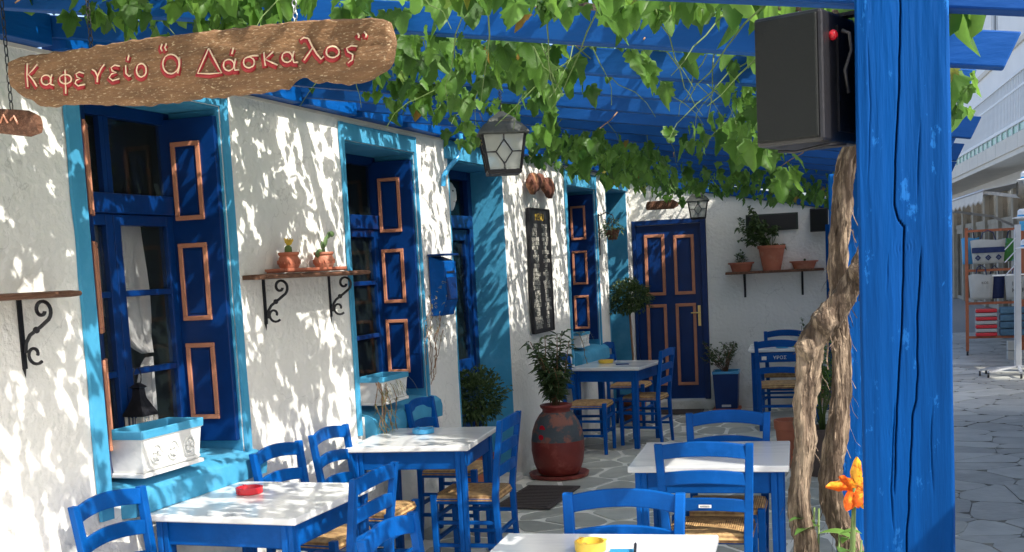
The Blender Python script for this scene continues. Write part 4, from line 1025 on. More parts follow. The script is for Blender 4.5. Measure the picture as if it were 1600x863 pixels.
# things on the end wall
sh = bw('wall_shelf', 'dark wooden shelf with three terracotta pots on the back wall', 'shelf', 1.03, 1.50)
MB().box(0, 1.05, -.20, 0, 0, .028).build('board', M_oldwood, sh, bevel=.004)
for x in (.2, .82): MB().box(x-.012, x+.012, -.006, 0, -.26, 0).bar((x, -.006, -.2), (x, -.16, -.004), .02, .006).build('bracket', M_iron, sh)
bpz = bw('terracotta_pot', 'tall terracotta pot in the middle of the back wall shelf', 'pot', 1.53, 1.529, .10)
MB().lathe([(.095, 0), (.14, .235), (.15, .236), (.152, .27), (.14, .27), (.135, .235), (.01, .23)], 28).build('pot', M_terra, bpz, smooth='auto')
def oval(x, label, r=.13, h=.10):
    t = bw('oval_bowl', label, 'bowl', x, 1.529, .10)
    MB().lathe([(r*.75, 0), (r*.95, h*.8), (r*1.08, h*.82), (r*1.1, h), (r, h), (r*.9, h*.8), (.01, h*.7)], 24, sy=.62).build('bowl', M_terra, t, smooth='auto')
    return t
oval(1.20, 'oval terracotta bowl with a small succulent at the left end of the back shelf'); oval(1.87, 'low oval terracotta bowl at the right end of the back shelf', .14, .085)
su = bw('succulent', 'little dark succulent in the left bowl of the back shelf', 'plant', 1.20, 1.60, .10)
put_leaves('leaves', *leafset(160, ell((0, 0, .06), (.05, .04, .09), .3, .0), .035, .018, .1, seed=15), M_sleaf, su)
MB().tube([(0, 0, 0), (0, 0, .12)], .005, 6).build('stem', M_stem, su)
su = bw('succulent', 'tiny dry sprout in the right bowl of the back shelf', 'plant', 1.87, 1.59, .10)
MB().tube([(0, 0, 0), (.01, 0, .03)], .008, 6).ball((.01, 0, .035), .014, 5).build('sprout', M_sleaf, su)
lp = bw('leafy_pot_plant', 'bushy dark green plant leaning left out of the tall pot on the back shelf', 'plant', 1.50, 1.79, .10)
tips = [(R.uniform(-.32, .16), R.uniform(-.14, .05), R.uniform(-.02, .3)) for k in range(18)]+[(-.16, 0, .38), (-.20, 0, .44)]
stems(lp, (.03, 0, -.02), tips, .004, M_stem)
put_leaves('leaves', *leafset(520, spf, .06, .04, .5, seed=16), M_sleaf, lp)
gb = bw('wall_board', 'long dark green board fixed to the back wall behind the leafy plant', 'board', 1.26, 1.96)
MB().box(0, .56, -.025, -.002, 0, .185).build('board', mat('dark green paint', (.015,.03,.02,1), .5), gb, bevel=.004)
MB().box(.02, .54, -.032, -.026, .015, .17).build('panel', M_black2, gb, bevel=.003)
ws = bw('wall_speaker', 'small black loudspeaker high on the right of the back wall', 'speaker', 1.945, 1.92)
MB().box(0, .19, -.14, -.01, 0, .25).build('cabinet', M_black2, ws, bevel=.008)
MB().box(.012, .178, -.148, -.141, .012, .238).build('grille', M_black, ws, bevel=.003)
MB().lathe([(.03, 0), (.06, .01)], 16).v
hs_ = bw('hanging_sign', 'small dark wooden sign hanging on two cords above the back door', 'sign', .2, 2.25, .3)
MB().prism_xz([(0, .01), (.03, 0), (.30, .0), (.355, .03), (.36, .065), (.30, .10), (.02, .095), (0, .06)], -.012, .012).build('board', M_oldwood, hs_, bevel=.004)
for x in (.05, .28): MB().tube([(x, 0, .095), (x, .0, .30)], .003, 5).build('cord', M_iron, hs_)
m = MB()
for k in range(9): m.bar((.07+k*.025, -.014, .035), (.08+k*.025, -.014, .06+.01*(k % 2)), .003, .003)
m.build('lettering', M_salmon, hs_)
def mat_(x, y, w, d, rz, label):
    t = thing('doormat', label, 'mat', (x, y, .0045), rz); MB().box(-w/2, w/2, -d/2, d/2, 0, .014).build('mat', M_mat, t, bevel=.004)
    m = MB()
    for k in range(14): m.box(-w/2+.03, w/2-.03, -d/2+.03+k*(d-.06)/14, -d/2+.04+k*(d-.06)/14, .014, .018)
    m.build('ribs', M_mat, t)
mat_(-2.62, 7.95, .42, .8, 0, 'dark doormat on the floor in front of the recessed door')
mat_(-2.45, 12.62, .5, .34, .083, 'dark doormat in front of the back door')

# ------------------------------------------------------------------ lanterns
def chain(parent, p, q, n, r=.007, m=M_iron, w=.0016):
    p = Vector(p); q = Vector(q); d = (q-p)
    for k in range(n):
        c = p+d*((k+.5)/n); hl = d.length/n*.62; mb = MB(); ax = Vector((1, 0, 0)) if k % 2 else Vector((0, 1, 0)); dd = d.normalized()
        mb.tube([c+ax*r*math.cos(a)+dd*hl*math.sin(a) for a in [2*PI*i/10 for i in range(11)]], w, 5, cap=False).build('chain_link', m, parent, smooth=True)
def lantern(loc, sc_, rz, label, ch, nl):
    t = thing('hanging_lantern', label, 'lantern', loc, rz); s = sc_
    n4 = 4; a0 = PI/4
    wb, wt = .062*s, .082*s; hb_, ht = 0, .135*s
    MB().lathe([(wb*1.42, -.012*s), (wb*1.5, -.006*s), (wb*1.5, .004*s)], 4, a0=a0).build('base', M_iron, t, bevel=.002*s)
    C4 = [(1,1),(-1,1),(-1,-1),(1,-1)]
    for k in range(4):
        cx, cy = C4[k]; nx, ny = C4[(k+1) % 4]
        MB().bar((cx*wb, cy*wb, .004*s), (cx*wt, cy*wt, ht), .008*s, .008*s).build('corner_bar', M_iron, t)
        A = Vector((cx*wb, cy*wb, .006*s)); B = Vector((nx*wb, ny*wb, .006*s)); C_ = Vector((nx*wt, ny*wt, ht)); D = Vector((cx*wt, cy*wt, ht))
        def pt(u, v): return A.lerp(B, u).lerp(D.lerp(C_, u), v)
        nn = (B-A).cross(D-A).normalized(); nn = nn if nn.dot(A+B) > 0 else -nn
        g = MB(); g.add([A, B, C_, D], [(0,1,2,3)]); g.build('glass_pane', M_milk, t)
        m = MB(); w_ = .004*s; o_ = nn*.002*s
        for p_, q_ in (((.5,.15),(.28,.5)), ((.28,.5),(.5,.85)), ((.5,.85),(.72,.5)), ((.72,.5),(.5,.15)), ((0,.5),(.28,.5)), ((.72,.5),(1,.5)), ((.5,0),(.5,.15)), ((.5,.85),(.5,1))):
            m.bar(pt(*p_)+o_, pt(*q_)+o_, w_, w_)
        m.build('lead_tracery', M_iron, t)
    MB().lathe([(wt*1.60, ht), (wt*1.72, ht+.004*s), (wt*1.62, ht+.014*s), (wt*1.25, ht+.04*s), (wt*.95, ht+.052*s), (wt*.9, ht+.062*s), (wt*.35, ht+.085*s), (wt*.15, ht+.095*s)], 4, a0=a0).build('roof', mat('aged pewter', (.06,.065,.06,1), .45, .3, 12, .4, 40, metal=.6), t, bevel=.002*s)
    m = MB(); m.tube([(0, .012*s*math.cos(a), ht+.105*s+.012*s*math.sin(a)) for a in [2*PI*i/12 for i in range(13)]], .002*s, 6); m.build('ring', M_iron, t)
    MB().lathe([(.014*s, .01*s), (.014*s, .05*s), (.022*s, .07*s), (.012*s, .09*s), (.002, .095*s)], 10).build('bulb', M_white, t, smooth=True)
    chain(t, (0, 0, ht+.115*s), (0, 0, ch), nl, .006*s)
lantern((-1.565, 4.5, 2.090), 1.05, math.radians(24), 'large leaded glass lantern hanging on a chain among the vine leaves', .33, 10)
lantern((-2.15, 12.45, 2.13), 1.25, math.radians(10), 'far lantern hanging near the back door', .36, 7)

# ------------------------------------------------------------------ hanging carved sign
sg = thing('cafe_sign', 'long carved driftwood sign with red and cream Greek lettering hanging at top left', 'sign', (-2.21, 2.5, 2.1))
def plane_pt(px, py, y):
    rx, ry, rz_ = (.94440*(px-800)-.01400*(py-600)+.32870*-1800), (.32520*(px-800)-.11120*(py-600)+.93910*1800), (-.04990*(px-800)-.99370*(py-600)-.10040*1800)
    t = y/ry; return (rx*t, y, 1.70+rz_*t)
def sp2(px, py):
    q = plane_pt(px, py, 2.5); return (q[0]+2.21, q[2]-2.1)
def zp(x, y): return sp2(x/2.5, y/2.5)
outl = [(52,262),(60,240),(90,228),(120,222),(185,212),(250,205),(300,197),(350,190),(420,178),(500,166),(600,150),(700,142),(800,128),(900,118),(1030,102),(1170,88),(1260,82),(1350,78),(1430,76),(1500,78),(1530,88),(1538,120),(1545,170),(1540,210),(1530,250),(1512,270),(1490,285),(1460,305),(1430,320),(1370,328),(1300,325),(1230,320),(1205,305),(1180,300),(1150,322),(1120,345),(1060,358),(1000,365),(900,376),(800,385),(680,400),(560,415),(480,412),(400,410),(320,408),(250,410),(205,418),(170,420),(150,400),(140,395),(90,370),(60,345),(50,300)]
pl = [zp(*q) for q in outl]
def sign_board():
    mb = MB(); T = .03; n = len(pl)
    # triangulated interior with relief: scanlines
    top = sorted([p for p in pl[:22]]); xs = [i/110 for i in range(111)]; X0 = min(p[0] for p in pl); X1 = max(p[0] for p in pl)
    def span(x):
        ys = []
        for a, b in zip(pl, pl[1:]+pl[:1]):
            if (a[0]-x)*(b[0]-x) < 0 or a[0] == x: ys.append(a[1]+(b[1]-a[1])*((x-a[0])/(b[0]-a[0]) if b[0] != a[0] else 0))
        return min(ys), max(ys)
    rf = []; rb = []
    for q in xs:
        x = X0+.0015+(X1-X0-.003)*q; lo, hi = span(x); lo += noise.noise(Vector((x*38, 0, 0)))*.006; hi += noise.noise(Vector((x*38, 9, 0)))*.005; cf = []; cb_ = []
        for k in range(25):
            f = k/24; z = lo+(hi-lo)*f; e = min(f, 1-f)*(hi-lo); ex = min(x-X0, X1-x); e2 = min(e, ex)
            d = -.010*max(0, 1-e2/.006)**2 if e2 < .006 else 0
            d += .0035*noise.noise(Vector((x*9, z*110, 0)))+.0026*noise.noise(Vector((x*60, z*90, 4)))
            cf.append((x, -T/2-.008-d, z)); cb_.append((x, T/2-.0+d*.5+.0, z))
        rf.append(cf); rb.append(cb_)
    mb.grid(rf); mb.grid(rb)
    for A, B in ((rf[0], rb[0]), (rf[-1], rb[-1]), ([r[0] for r in rf], [r[0] for r in rb]), ([r[-1] for r in rf], [r[-1] for r in rb])):
        mb.grid([A, B])
    return mb
M_sign = mat('carved driftwood', (.18,.095,.042,1), .85, .35, 20, .8, 90, stretch=(.6, 1, 1.8), c2=(.55,.42,.26,1), c2scale=130, c2lo=.56, c2hi=.68, bdist=.006)
sign_board().build('board', M_sign, sg, smooth='auto')
def arcp(cx, cy, rx, ry, a0=0, a1=360, n=16): return [(cx+rx*math.cos(math.radians(a0+(a1-a0)*i/n)), cy-ry*math.sin(math.radians(a0+(a1-a0)*i/n))) for i in range(n+1)]
LET = [
 [(133,260),(131,300),(135,352)], [(172,264),(155,285),(138,304),(155,325),(170,350)],
 arcp(206,325,19,19), [(228,303),(222,325),(224,342),(236,346)],
 arcp(281,322,23,18), [(279,285),(281,330),(282,378)],
 [(352,300),(335,294),(322,302),(326,314),(340,319),(324,326),(318,338),(330,348),(356,342)],
 [(384,284),(396,292),(405,310),(404,334)], [(432,264),(418,284),(405,312)],
 [(492,272),(472,268),(458,278),(462,290),(478,296),(460,302),(450,316),(464,328),(490,320)],
 [(514,268),(515,300),(528,312),(534,306)], [(527,228),(522,250)],
 arcp(575,288,19,26),
 arcp(690,264,32,38), [(722,236),(722,270),(716,300)], [(655,186),(650,202),(656,214)], [(672,184),(666,200),(672,212)],
 [(836,204),(815,250),(793,300),(840,302),(886,298),(860,250),(836,204)],
 arcp(914,268,21,22), [(940,242),(934,270),(938,288),(954,286)], [(932,200),(926,226)],
 arcp(992,258,21,21), [(985,238),(1005,232),(1028,232)],
 [(1050,218),(1052,245),(1056,272)], [(1086,216),(1070,232),(1055,246),(1075,256),(1102,268)],
 arcp(1140,238,20,20), [(1166,214),(1160,240),(1166,258),(1182,258)],
 [(1192,172),(1205,162),(1222,166),(1236,195),(1254,225),(1272,246),(1282,234)], [(1240,200),(1222,226),(1205,250)],
 arcp(1316,218,25,22),
 [(1410,196),(1388,194),(1370,204),(1376,218),(1394,228),(1392,248),(1376,262)],
 [(1412,146),(1418,156),(1416,164)], [(1438,140),(1446,152),(1444,162)],
]
for st in LET:
    pts = [zp(*q) for q in st]; s = 1.0
    m = MB(); m.tube([(x, -.0215, z) for x, z in pts], .0076, 6); m.build('letter_groove', M_redl if 'M_redl' in globals() else globals().setdefault('M_redl', mat('dark red letter paint', (.30,.010,.016,1), .6, .2, 30, .3, 60)), sg, smooth=True)
    m = MB(); m.tube([(x+.0040, -.0275, z+.0038) for x, z in pts], .0021, 6); m.build('letter_edge', globals().setdefault('M_creaml', mat('cream letter paint', (.75,.58,.38,1), .7, .15, 40, .3, 60)), sg, smooth=True)
px = zp(350, 188); chain(sg, (px[0]+.006, 0, px[1]-.004), (px[0]+.004, 0, .46), 15, .0055, M_iron)
px = zp(1155, 92); chain(sg, (px[0], 0, px[1]-.004), (px[0], 0, .30), 7, .0055, M_steel)
MB().tube([zp(210,240)+(0,), zp(212,243)+(0,)], .001, 4).v
kn = zp(210, 243); MB().lathe([(.008, 0), (.005, .002)], 8, c=(0,0,0)).v
s3 = thing('carved_sign', 'dark carved wooden sign cut by the left edge, hanging beside the house wall', 'sign', (-2.62, 2.6, 2.165))
rows = []
for i in range(13):
    f = i/12; x = .39*f; hh = .037+.006*math.sin(f*7)-(.014 if f == 1 else 0)
    rows.append([(x, -.012*math.sin(t)-.0, .045-.06*f+hh*math.cos(t)*(1+.1*math.sin(f*11))) for t in [2*PI*k/12 for k in range(13)]])
mb = MB().grid(rows); mb.f.append(tuple(12*13+k for k in range(12)))
mb.build('board', M_oldwood, s3, smooth='auto')
m = MB()
for k in range(4): m.tube([(.2+k*.035, -.014, .01+.01*(k % 2)-.006*k), (.215+k*.035, -.016, .03-.006*k), (.225+k*.035, -.014, .008-.006*k)], .003, 5)
m.build('lettering', M_salmon, s3)
chain(s3, (.30, 0, .03), (.30, 0, .40), 15, .0055)

# ------------------------------------------------------------------ loudspeaker on the post
sk = thing('loudspeaker', 'black loudspeaker box mounted on the left side of the front post', 'speaker', (-.170, 2.16, 1.888), math.radians(-18))
MB().box(-.062, .062, -.085, .075, 0, .222).build('cabinet', M_black2, sk, bevel=.006)
gr = MB().box(-.056, .056, -.094, -.087, .007, .215).build('grille', M_black, sk, bevel=.003)
MB().ball((.066, -.045, .180), .009, 8).build('red_plug', M_redp, sk, smooth='auto')
MB().tube([(.085, -.055, .183), (.097, -.05, .178), (.098, -.045, .15), (.088, -.05, .118), (.09, -.04, .08)], .0035, 6).build('cable', M_black2, sk, smooth=True)
MB().tube([(-.04, -.04, -.006), (0, -.06, -.012), (.05, -.05, -.004), (.08, -.03, -.004)], .003, 6).build('cable', M_black2, sk, smooth=True)
MB().box(-.03, .12, .02, .05, .222, .228).box(.06, .066, -.02, .06, .02, .2).build('mounting_bracket', M_iron, sk)

# ------------------------------------------------------------------ grapevine
vine = thing('grapevine', 'old twisted grapevine whose leafy canopy covers the pergola', 'vine', (0, 0, 0))
def bark_tube(pts, rs, seed, name='trunk', n=28, lab=None):
    # resample with Catmull-Rom and displace into ropey strands
    P = [Vector(p) for p in pts]; out = []; ro = []
    for i in range(len(P)-1):
        p0, p1, p2, p3 = P[max(0, i-1)], P[i], P[i+1], P[min(len(P)-1, i+2)]; st = max(3, int((p2-p1).length/.008))
        for k in range(st):
            t = k/st; out.append(.5*((2*p1)+(p2-p0)*t+(2*p0-5*p1+4*p2-p3)*t*t+(3*p1-p0-3*p2+p3)*t**3)); ro.append(rs[i]+(rs[i+1]-rs[i])*t)
    out.append(P[-1]); ro.append(rs[-1]); mb = MB(); vs = []; ref = Vector((1, 0, 0)); L_ = 0; prev = out[0]
    for i, p in enumerate(out):
        d = (out[min(i+1, len(out)-1)]-out[max(0, i-1)]).normalized(); L_ += (p-prev).length; prev = p
        x = (ref-d*ref.dot(d)).normalized(); y = d.cross(x); ref = x
        for k in range(n):
            a = 2*PI*k/n; tw = a+L_*3.2
            v = 1+.16*math.sin(3*tw+seed)+.12*noise.noise(Vector((math.cos(tw)*2.5, math.sin(tw)*2.5, L_*3+seed)))*2+.16*noise.noise(Vector((math.cos(tw)*9, math.sin(tw)*9, L_*5+seed)))+.22*noise.noise(Vector((math.cos(tw)*16, math.sin(tw)*16, L_*9+seed)))
            v += .22*math.exp(-((L_ % .37-.18)/.035)**2)*max(0, math.cos(a-seed-L_*5))
            vs.append(p+(x*math.cos(a)+y*math.sin(a))*ro[i]*v)
    q = len(out); fs = [(i*n+k, i*n+(k+1) % n, (i+1)*n+(k+1) % n, (i+1)*n+k) for i in range(q-1) for k in range(n)]
    fs += [tuple(range(n)), tuple((q-1)*n+k for k in range(n))]
    return mb.add(vs, fs).build(name, M_bark, vine, smooth=True)
def VP(px, py, y=2.8):  # design helper: trunk outline drawn on the plane y
    k = y/2.8
    return ((px-1410)*.001556*k+(.0 if True else 0)-.0, y, 1.70+(404-py)*.00156*k)
def V2(px, py, y=2.8):
    rx, ry, rz_ = (.94440*(px-800)-.01400*(py-600)-.32870*1800), (.32520*(px-800)-.11120*(py-600)+.93910*1800), (-.04990*(px-800)-.99370*(py-600)-.10040*1800)
    t = y/ry; return (rx*t, y, 1.70+rz_*t)
tp_ = [V2(*q) for q in ((1352,60),(1344,150),(1338,215),(1322,262),(1317,330),(1311,400),(1312,450),(1308,490),(1312,530),(1314,590),(1312,635),(1304,700),(1298,765),(1312,820),(1328,870))]
tp_ += [(tp_[-1][0]+.01, 2.82, .6), (tp_[-1][0]-.03, 2.85, .03)]
bark_tube(tp_, [.018, .020, .021, .022, .022, .021, .020, .019, .020, .021, .022, .024, .026, .027, .028, .032, .05], 1.0)
br_ = [V2(*q, 2.73) for q in ((1388,345),(1365,378),(1340,430),(1316,470),(1288,506),(1266,540),(1262,590),(1255,640),(1256,700),(1250,745),(1250,800),(1262,863))]
br_ += [(br_[-1][0]+.03, 2.76, .6), (br_[-1][0]+.06, 2.8, .03)]
bark_tube(br_, [.018, .020, .021, .025, .027, .026, .025, .024, .023, .022, .026, .027, .032, .048], 4.0, 'trunk')
# shredded bark strips (stuff) and canes
mb = MB(); rr = random.Random(21)
for k in range(210):
    P0 = Vector(rr.choice(tp_[2:-2]+br_[1:-2])); a = rr.uniform(0, 2*PI); r_ = .023
    p = P0+Vector((math.cos(a)*r_, math.sin(a)*r_, rr.uniform(-.05, .05))); s = Vector((-math.sin(a), math.cos(a), 0))*rr.uniform(.0006, .0018)
    pts = [p]; 
    for j in range(4): pts.append(pts[-1]+Vector((math.cos(a)*.003*j+rr.uniform(-.004,.004), math.sin(a)*.003*j, -rr.uniform(.008, .02))))
    mb.grid([[tuple(q-s), tuple(q+s)] for q in pts])
stuff(mb.build('bark_shreds', M_bark, vine, fixn=False))
for (kx, ky, kr) in ((1345, 425, .026), (1290, 500, .030), (1262, 545, .027)):
    c = V2(kx, ky, 2.715); mb = MB(); mb.ball((0, 0, 0), kr, 12)
    mb.v = [tuple(Vector(c)+Vector(v)*(1+.35*noise.noise(Vector(v)*60))) for v in mb.v]; mb.build('knot', M_bark, vine, smooth=True)
def cane(pts, r0, r1, name='branch', m=M_twig, wob=.02):
    P = [Vector(p) for p in pts]; out = []
    for a, b in zip(P, P[1:]):
        n_ = max(2, int((b-a).length/.12))
        for k in range(n_): out.append(a.lerp(b, k/n_)+Vector((noise.noise(a+Vector((k, 1, 0)))*wob, noise.noise(a+Vector((k, 5, 0)))*wob, noise.noise(a+Vector((k, 9, 0)))*wob)))
    out.append(P[-1]); n = len(out)
    return MB().tube(out, [r0+(r1-r0)*i/(n-1) for i in range(n)], 7).build(name, m, vine, smooth=True)
top = V2(1352, 60)
bark_tube([top, (-.12, 2.85, 2.24), (-.35, 3.0, 2.33), (-.8, 3.3, 2.42), (-1.4, 3.4, 2.50), (-2.2, 3.3, 2.60)], [.024, .024, .02, .017, .014, .01], 2.0, 'branch', 14)
cane([(-.35, 3.0, 2.33), (-.5, 4.2, 2.36), (-.9, 6, 2.42), (-1.3, 8.5, 2.5), (-1.6, 11, 2.55)], .018, .008, m=M_bark)
cane([(-.8, 3.3, 2.42), (-1.3, 4.5, 2.50), (-1.9, 6.5, 2.60), (-2.2, 9, 2.64), (-2.4, 12, 2.68)], .014, .007)
cane([(-.35, 3.0, 2.33), (-.9, 2.72, 2.40), (-1.35, 2.70, 2.43), (-2.1, 2.9, 2.56)], .012, .006)
cane([(-.12, 2.85, 2.26), (.05, 3.1, 2.20), (.1, 3.6, 2.2)], .008, .004)
for k in range(26):
    x = R.uniform(-2.6, -.3); y = R.uniform(3, 11); a = R.uniform(0, 2*PI); p = Vector((x, y, zr(x)+.13))
    q = p+Vector((math.cos(a)*.5, math.sin(a)*.8, R.uniform(-.3, .05))); cane([p, p.lerp(q, .5)+Vector((0, 0, .06)), q], .005, .002, wob=.05)

def leaf_shape(seed):
    rr = random.Random(seed); out = []; cup = rr.uniform(-.1, .45); curl = rr.uniform(.2, 1.1); tws = rr.uniform(-.5, .5)
    # polar outline of a 5-lobed vine leaf, stem at origin, tip along +y
    key = [(-90, .10), (-70, .42), (-52, .50), (-38, .62), (-25, .56), (-8, .58), (8, .90), (18, .74), (30, .86), (44, .66), (58, .78), (72, 1.0), (90, 1.18), (108, 1.0), (122, .78), (136, .66), (150, .86), (162, .74), (172, .90), (188, .58), (205, .56), (218, .62), (232, .50), (250, .42)]
    vs = [(0, .30, 0)]
    for a, r in key:
        r *= rr.uniform(.9, 1.08)*.46; t = math.radians(a); x = r*math.cos(t); y = .38+r*math.sin(t)
        fold = -abs(x)*.0; z = cup*abs(x)-curl*(y-.3)**2*(1 if y > .3 else .3)-.5*x*x+rr.uniform(-.05, .05)+tws*x*y
        vs.append((x, y, z))
    n = len(key); fs = [(0, 1+i, 1+(i+1) % n) for i in range(n)]
    return vs, fs
LS = [leaf_shape(s) for s in range(9)]
for i in range(5):  # orient so the blade starts at the stem
    pass
leaf_meshes = []
for k, (vs, fs) in enumerate(LS):
    me = bpy.data.meshes.new('leaf'); me.from_pydata(vs, [], fs); me.update(); me.materials.append(M_vleaf); me.polygons.foreach_set('use_smooth', [True]*len(me.polygons)); leaf_meshes.append(me)
rr = random.Random(33); leaves = []
def add_leaf(p, size, mode):
    yaw = rr.uniform(0, 2*PI)
    if mode == 'hang': tilt = math.radians(rr.uniform(-95, -40))
    else: tilt = math.radians(rr.uniform(-45, 10))
    m = Matrix.Translation(p) @ Matrix.Rotation(yaw, 4, 'Z') @ Matrix.Rotation(tilt, 4, 'X') @ Matrix.Rotation(math.radians(rr.uniform(-35, 35)), 4, 'Y') @ Matrix.Scale(size, 4)
    leaves.append((m, rr.randrange(9)))
def blob(x, y, rx, ry, up, hang, n, size=.10):
    for k in range(n):
        a = rr.uniform(0, 2*PI); q = math.sqrt(rr.random()); px = x+rx*q*math.cos(a); py = y+ry*q*math.sin(a)
        z = zr(px)+up-rr.random()**1.4*hang*(1-.5*q*q)-.0
        add_leaf(Vector((px, py, z)), size*rr.uniform(.55, 1.3), 'hang')
BLOBS = [(-2.0, 3.0, .42, .22, .10, .16, 80), (-1.6, 2.95, .30, .2, .12, .12, 36), (-1.28, 3.25, .34, .35, .10, .24, 105), (-1.75, 4.6, .40, .5, .08, .28, 120), (-1.15, 3.7, .25, .35, .08, .12, 30),
         (-.62, 3.5, .20, .30, .10, .12, 18), (-.42, 3.9, .13, .40, .08, .34, 60), (-.55, 4.6, .18, .5, .04, .22, 34), (-.75, 2.75, .45, .14, .12, .07, 80), (-.3, 2.6, .2, .2, .12, .03, 30),
         (-1.55, 6.1, .3, .6, .0, .26, 120), (-1.9, 7.2, .5, .7, .0, .22, 110), (-.85, 5.6, .25, .5, .02, .12, 22), (-1.7, 8.6, .9, .9, .0, .18, 120), (-.8, 8.8, .6, 1.4, .04, .14, 80), (-1.6, 10.6, 1.1, 1.2, .0, .16, 150), (-.7, 11, .5, 1.2, .0, .12, 80), (-2.3, 12.0, .5, .6, .0, .2, 80),
         (.08, 2.5, .07, .12, .10, .06, 14), (.10, 3.35, .08, .2, .06, .14, 18), (-.15, 3.3, .12, .3, .1, .1, 20)]
for b in BLOBS: blob(*b)
# canopy lying on top of the rafters; thin at the front, closed at the back
def dens(x, y):
    if y < 1.6: return .25
    if y < 2.9: return (1.25 if x < -2.2 else .95 if x < -1.75 else .30 if x < -.9 else .22)
    if y < 5.2: return (1.25 if x < -2.2 else .95 if x < -1.75 else .35 if x < -1.0 else .95)
    if y < 6.3: return (1.15 if x < -1.7 else .9)
    return 1.3 if x < -1.5 else .8
NA = 11000
for k in range(NA):
    x = rr.uniform(-3.05, .15); y = rr.uniform(.2, 12.9)
    d = dens(x, y); c = noise.noise(Vector((x*1.7, y*1.7, 2)))*.5+.5
    if rr.random() > d*(.35+1.3*c): continue
    if x < -2.9 and rr.random() < .5: continue
    add_leaf(Vector((x, y, zr(x)+.12+rr.uniform(0, .22))), .105*rr.uniform(.7, 1.25), 'flat')
for k in range(1700):
    if k < 900: x = rr.uniform(-3.0, -2.0); y = rr.uniform(2.2, 3.7)
    else: x = rr.uniform(-3.0, -1.75); y = rr.uniform(3.7, 5.5)
    if noise.noise(Vector((x*2.6, y*1.6, 8))) < -.12: continue
    add_leaf(Vector((x, y, zr(x)+.14+rr.uniform(0, .25))), .145*rr.uniform(.7, 1.25), 'flat')
sh2 = MB()
for b in BLOBS[:12]:
    for k in range(5):
        x = b[0]+rr.uniform(-1, 1)*b[2]; y = b[1]+rr.uniform(-1, 1)*b[3]; p = Vector((x, y, zr(x)+.12)); pts = [p]; vx, vy = rr.uniform(-.05, .05), rr.uniform(-.05, .05)
        for j in range(7): pts.append(pts[-1]+Vector((vx*(1.2-j*.1)+rr.uniform(-.012, .012), vy+rr.uniform(-.012, .012), -rr.uniform(.02, .055))))
        sh2.tube(pts, [.0022]*4+[.0016]*2+[.001]*2, 4)
stuff(sh2.build('green_shoots', M_stem, vine))
# the leaves that show largest are objects of their own
invM = cam.matrix_world.inverted()
def score(m):
    p = invM @ m.translation
    if p.z > -.3: return 1e9
    u = 800+1800*p.x/-p.z; v = 600-1800*p.y/-p.z
    hid = (1335 < u < 1500) or (v < -10) or (v > 870) or u < -20 or u > 1610 or (1180 < u < 1335 and 25 < v < 225) or m.translation.z > zr(m.translation.x)+.16
    return -p.z+(100 if hid else 0)
leaves.sort(key=lambda q: score(q[0]))
for m, k in leaves[:300]:
    o = bpy.data.objects.new('leaf', leaf_meshes[k]); col.objects.link(o); o.parent = vine; o.matrix_local = m
mb = MB(); tn = []; sm = len(LS[0][0])
for m, k in leaves[300:]:
    vs, fs = LS[k]; mb.add([m @ Vector(v) for v in vs], fs); tn += [rr.random()]*len(vs)
o = mb.build('foliage', M_vleaf, vine, smooth=True, fixn=False); a = o.data.attributes.new('tint', 'FLOAT', 'POINT'); a.data.foreach_set('value', tn); stuff(o)

# ------------------------------------------------------------------ street side: building, awnings, racks
SA = math.atan(.0916)
bl = thing('balcony_building', 'long white building across the street with a white railed balcony over shops', 'building', (4, 0, 0), SA)
# local: x away from street, y along it. balcony edge plane x=0, wall x=1
MB().box(1.0, 8, 19.5, 60, 0, 3.0).build('shop_wall', M_bldg, bl) if False else None
M_shopc = mat('shade-toned column paint', (.34,.30,.23,1), .8, .2, 3, .3, 20)  # column cream darkened in the colour to stand for the shopfront shade
def shopfront():
    y = 20.0; k = 0
    MB().box(1.9, 2.0, 16.0, 60, 0, 3.0).build('shop_back_wall', mat('dim shop interior', (.22,.19,.15,1), .8, .3, 2, .2, 10), bl)
    for k in range(15):
        yy = 17.0+k*2.1
        MB().box(.95, 1.25, yy-.14, yy+.14, 0, 2.99).build('column', M_shopc, bl, bevel=.01)
        if k < 14:
            MB().box(1.02, 1.10, yy+.14, yy+1.96, 2.2, 2.32).build('transom_rail', M_shopc, bl)
            f = MB(); f.box(1.04, 1.10, yy+.14, yy+.22, 0, 2.2).box(1.04, 1.10, yy+1.88, yy+1.96, 0, 2.2).box(1.04, 1.10, yy+1.02, yy+1.10, .1, 2.2).box(1.04, 1.10, yy+.22, yy+1.88, 2.05, 2.2).box(1.04, 1.1, yy+.22, yy+1.88, 0, .1)
            fo = f.build('window_frame', M_shopc, bl)
            MB().box(1.065, 1.075, yy+.22, yy+1.88, .1, 2.05).build('pane', M_glass, fo); MB().box(1.065, 1.075, yy+.14, yy+1.96, 2.32, 2.95).build('pane', M_glass, fo)
shopfront()
up_ = MB(); 
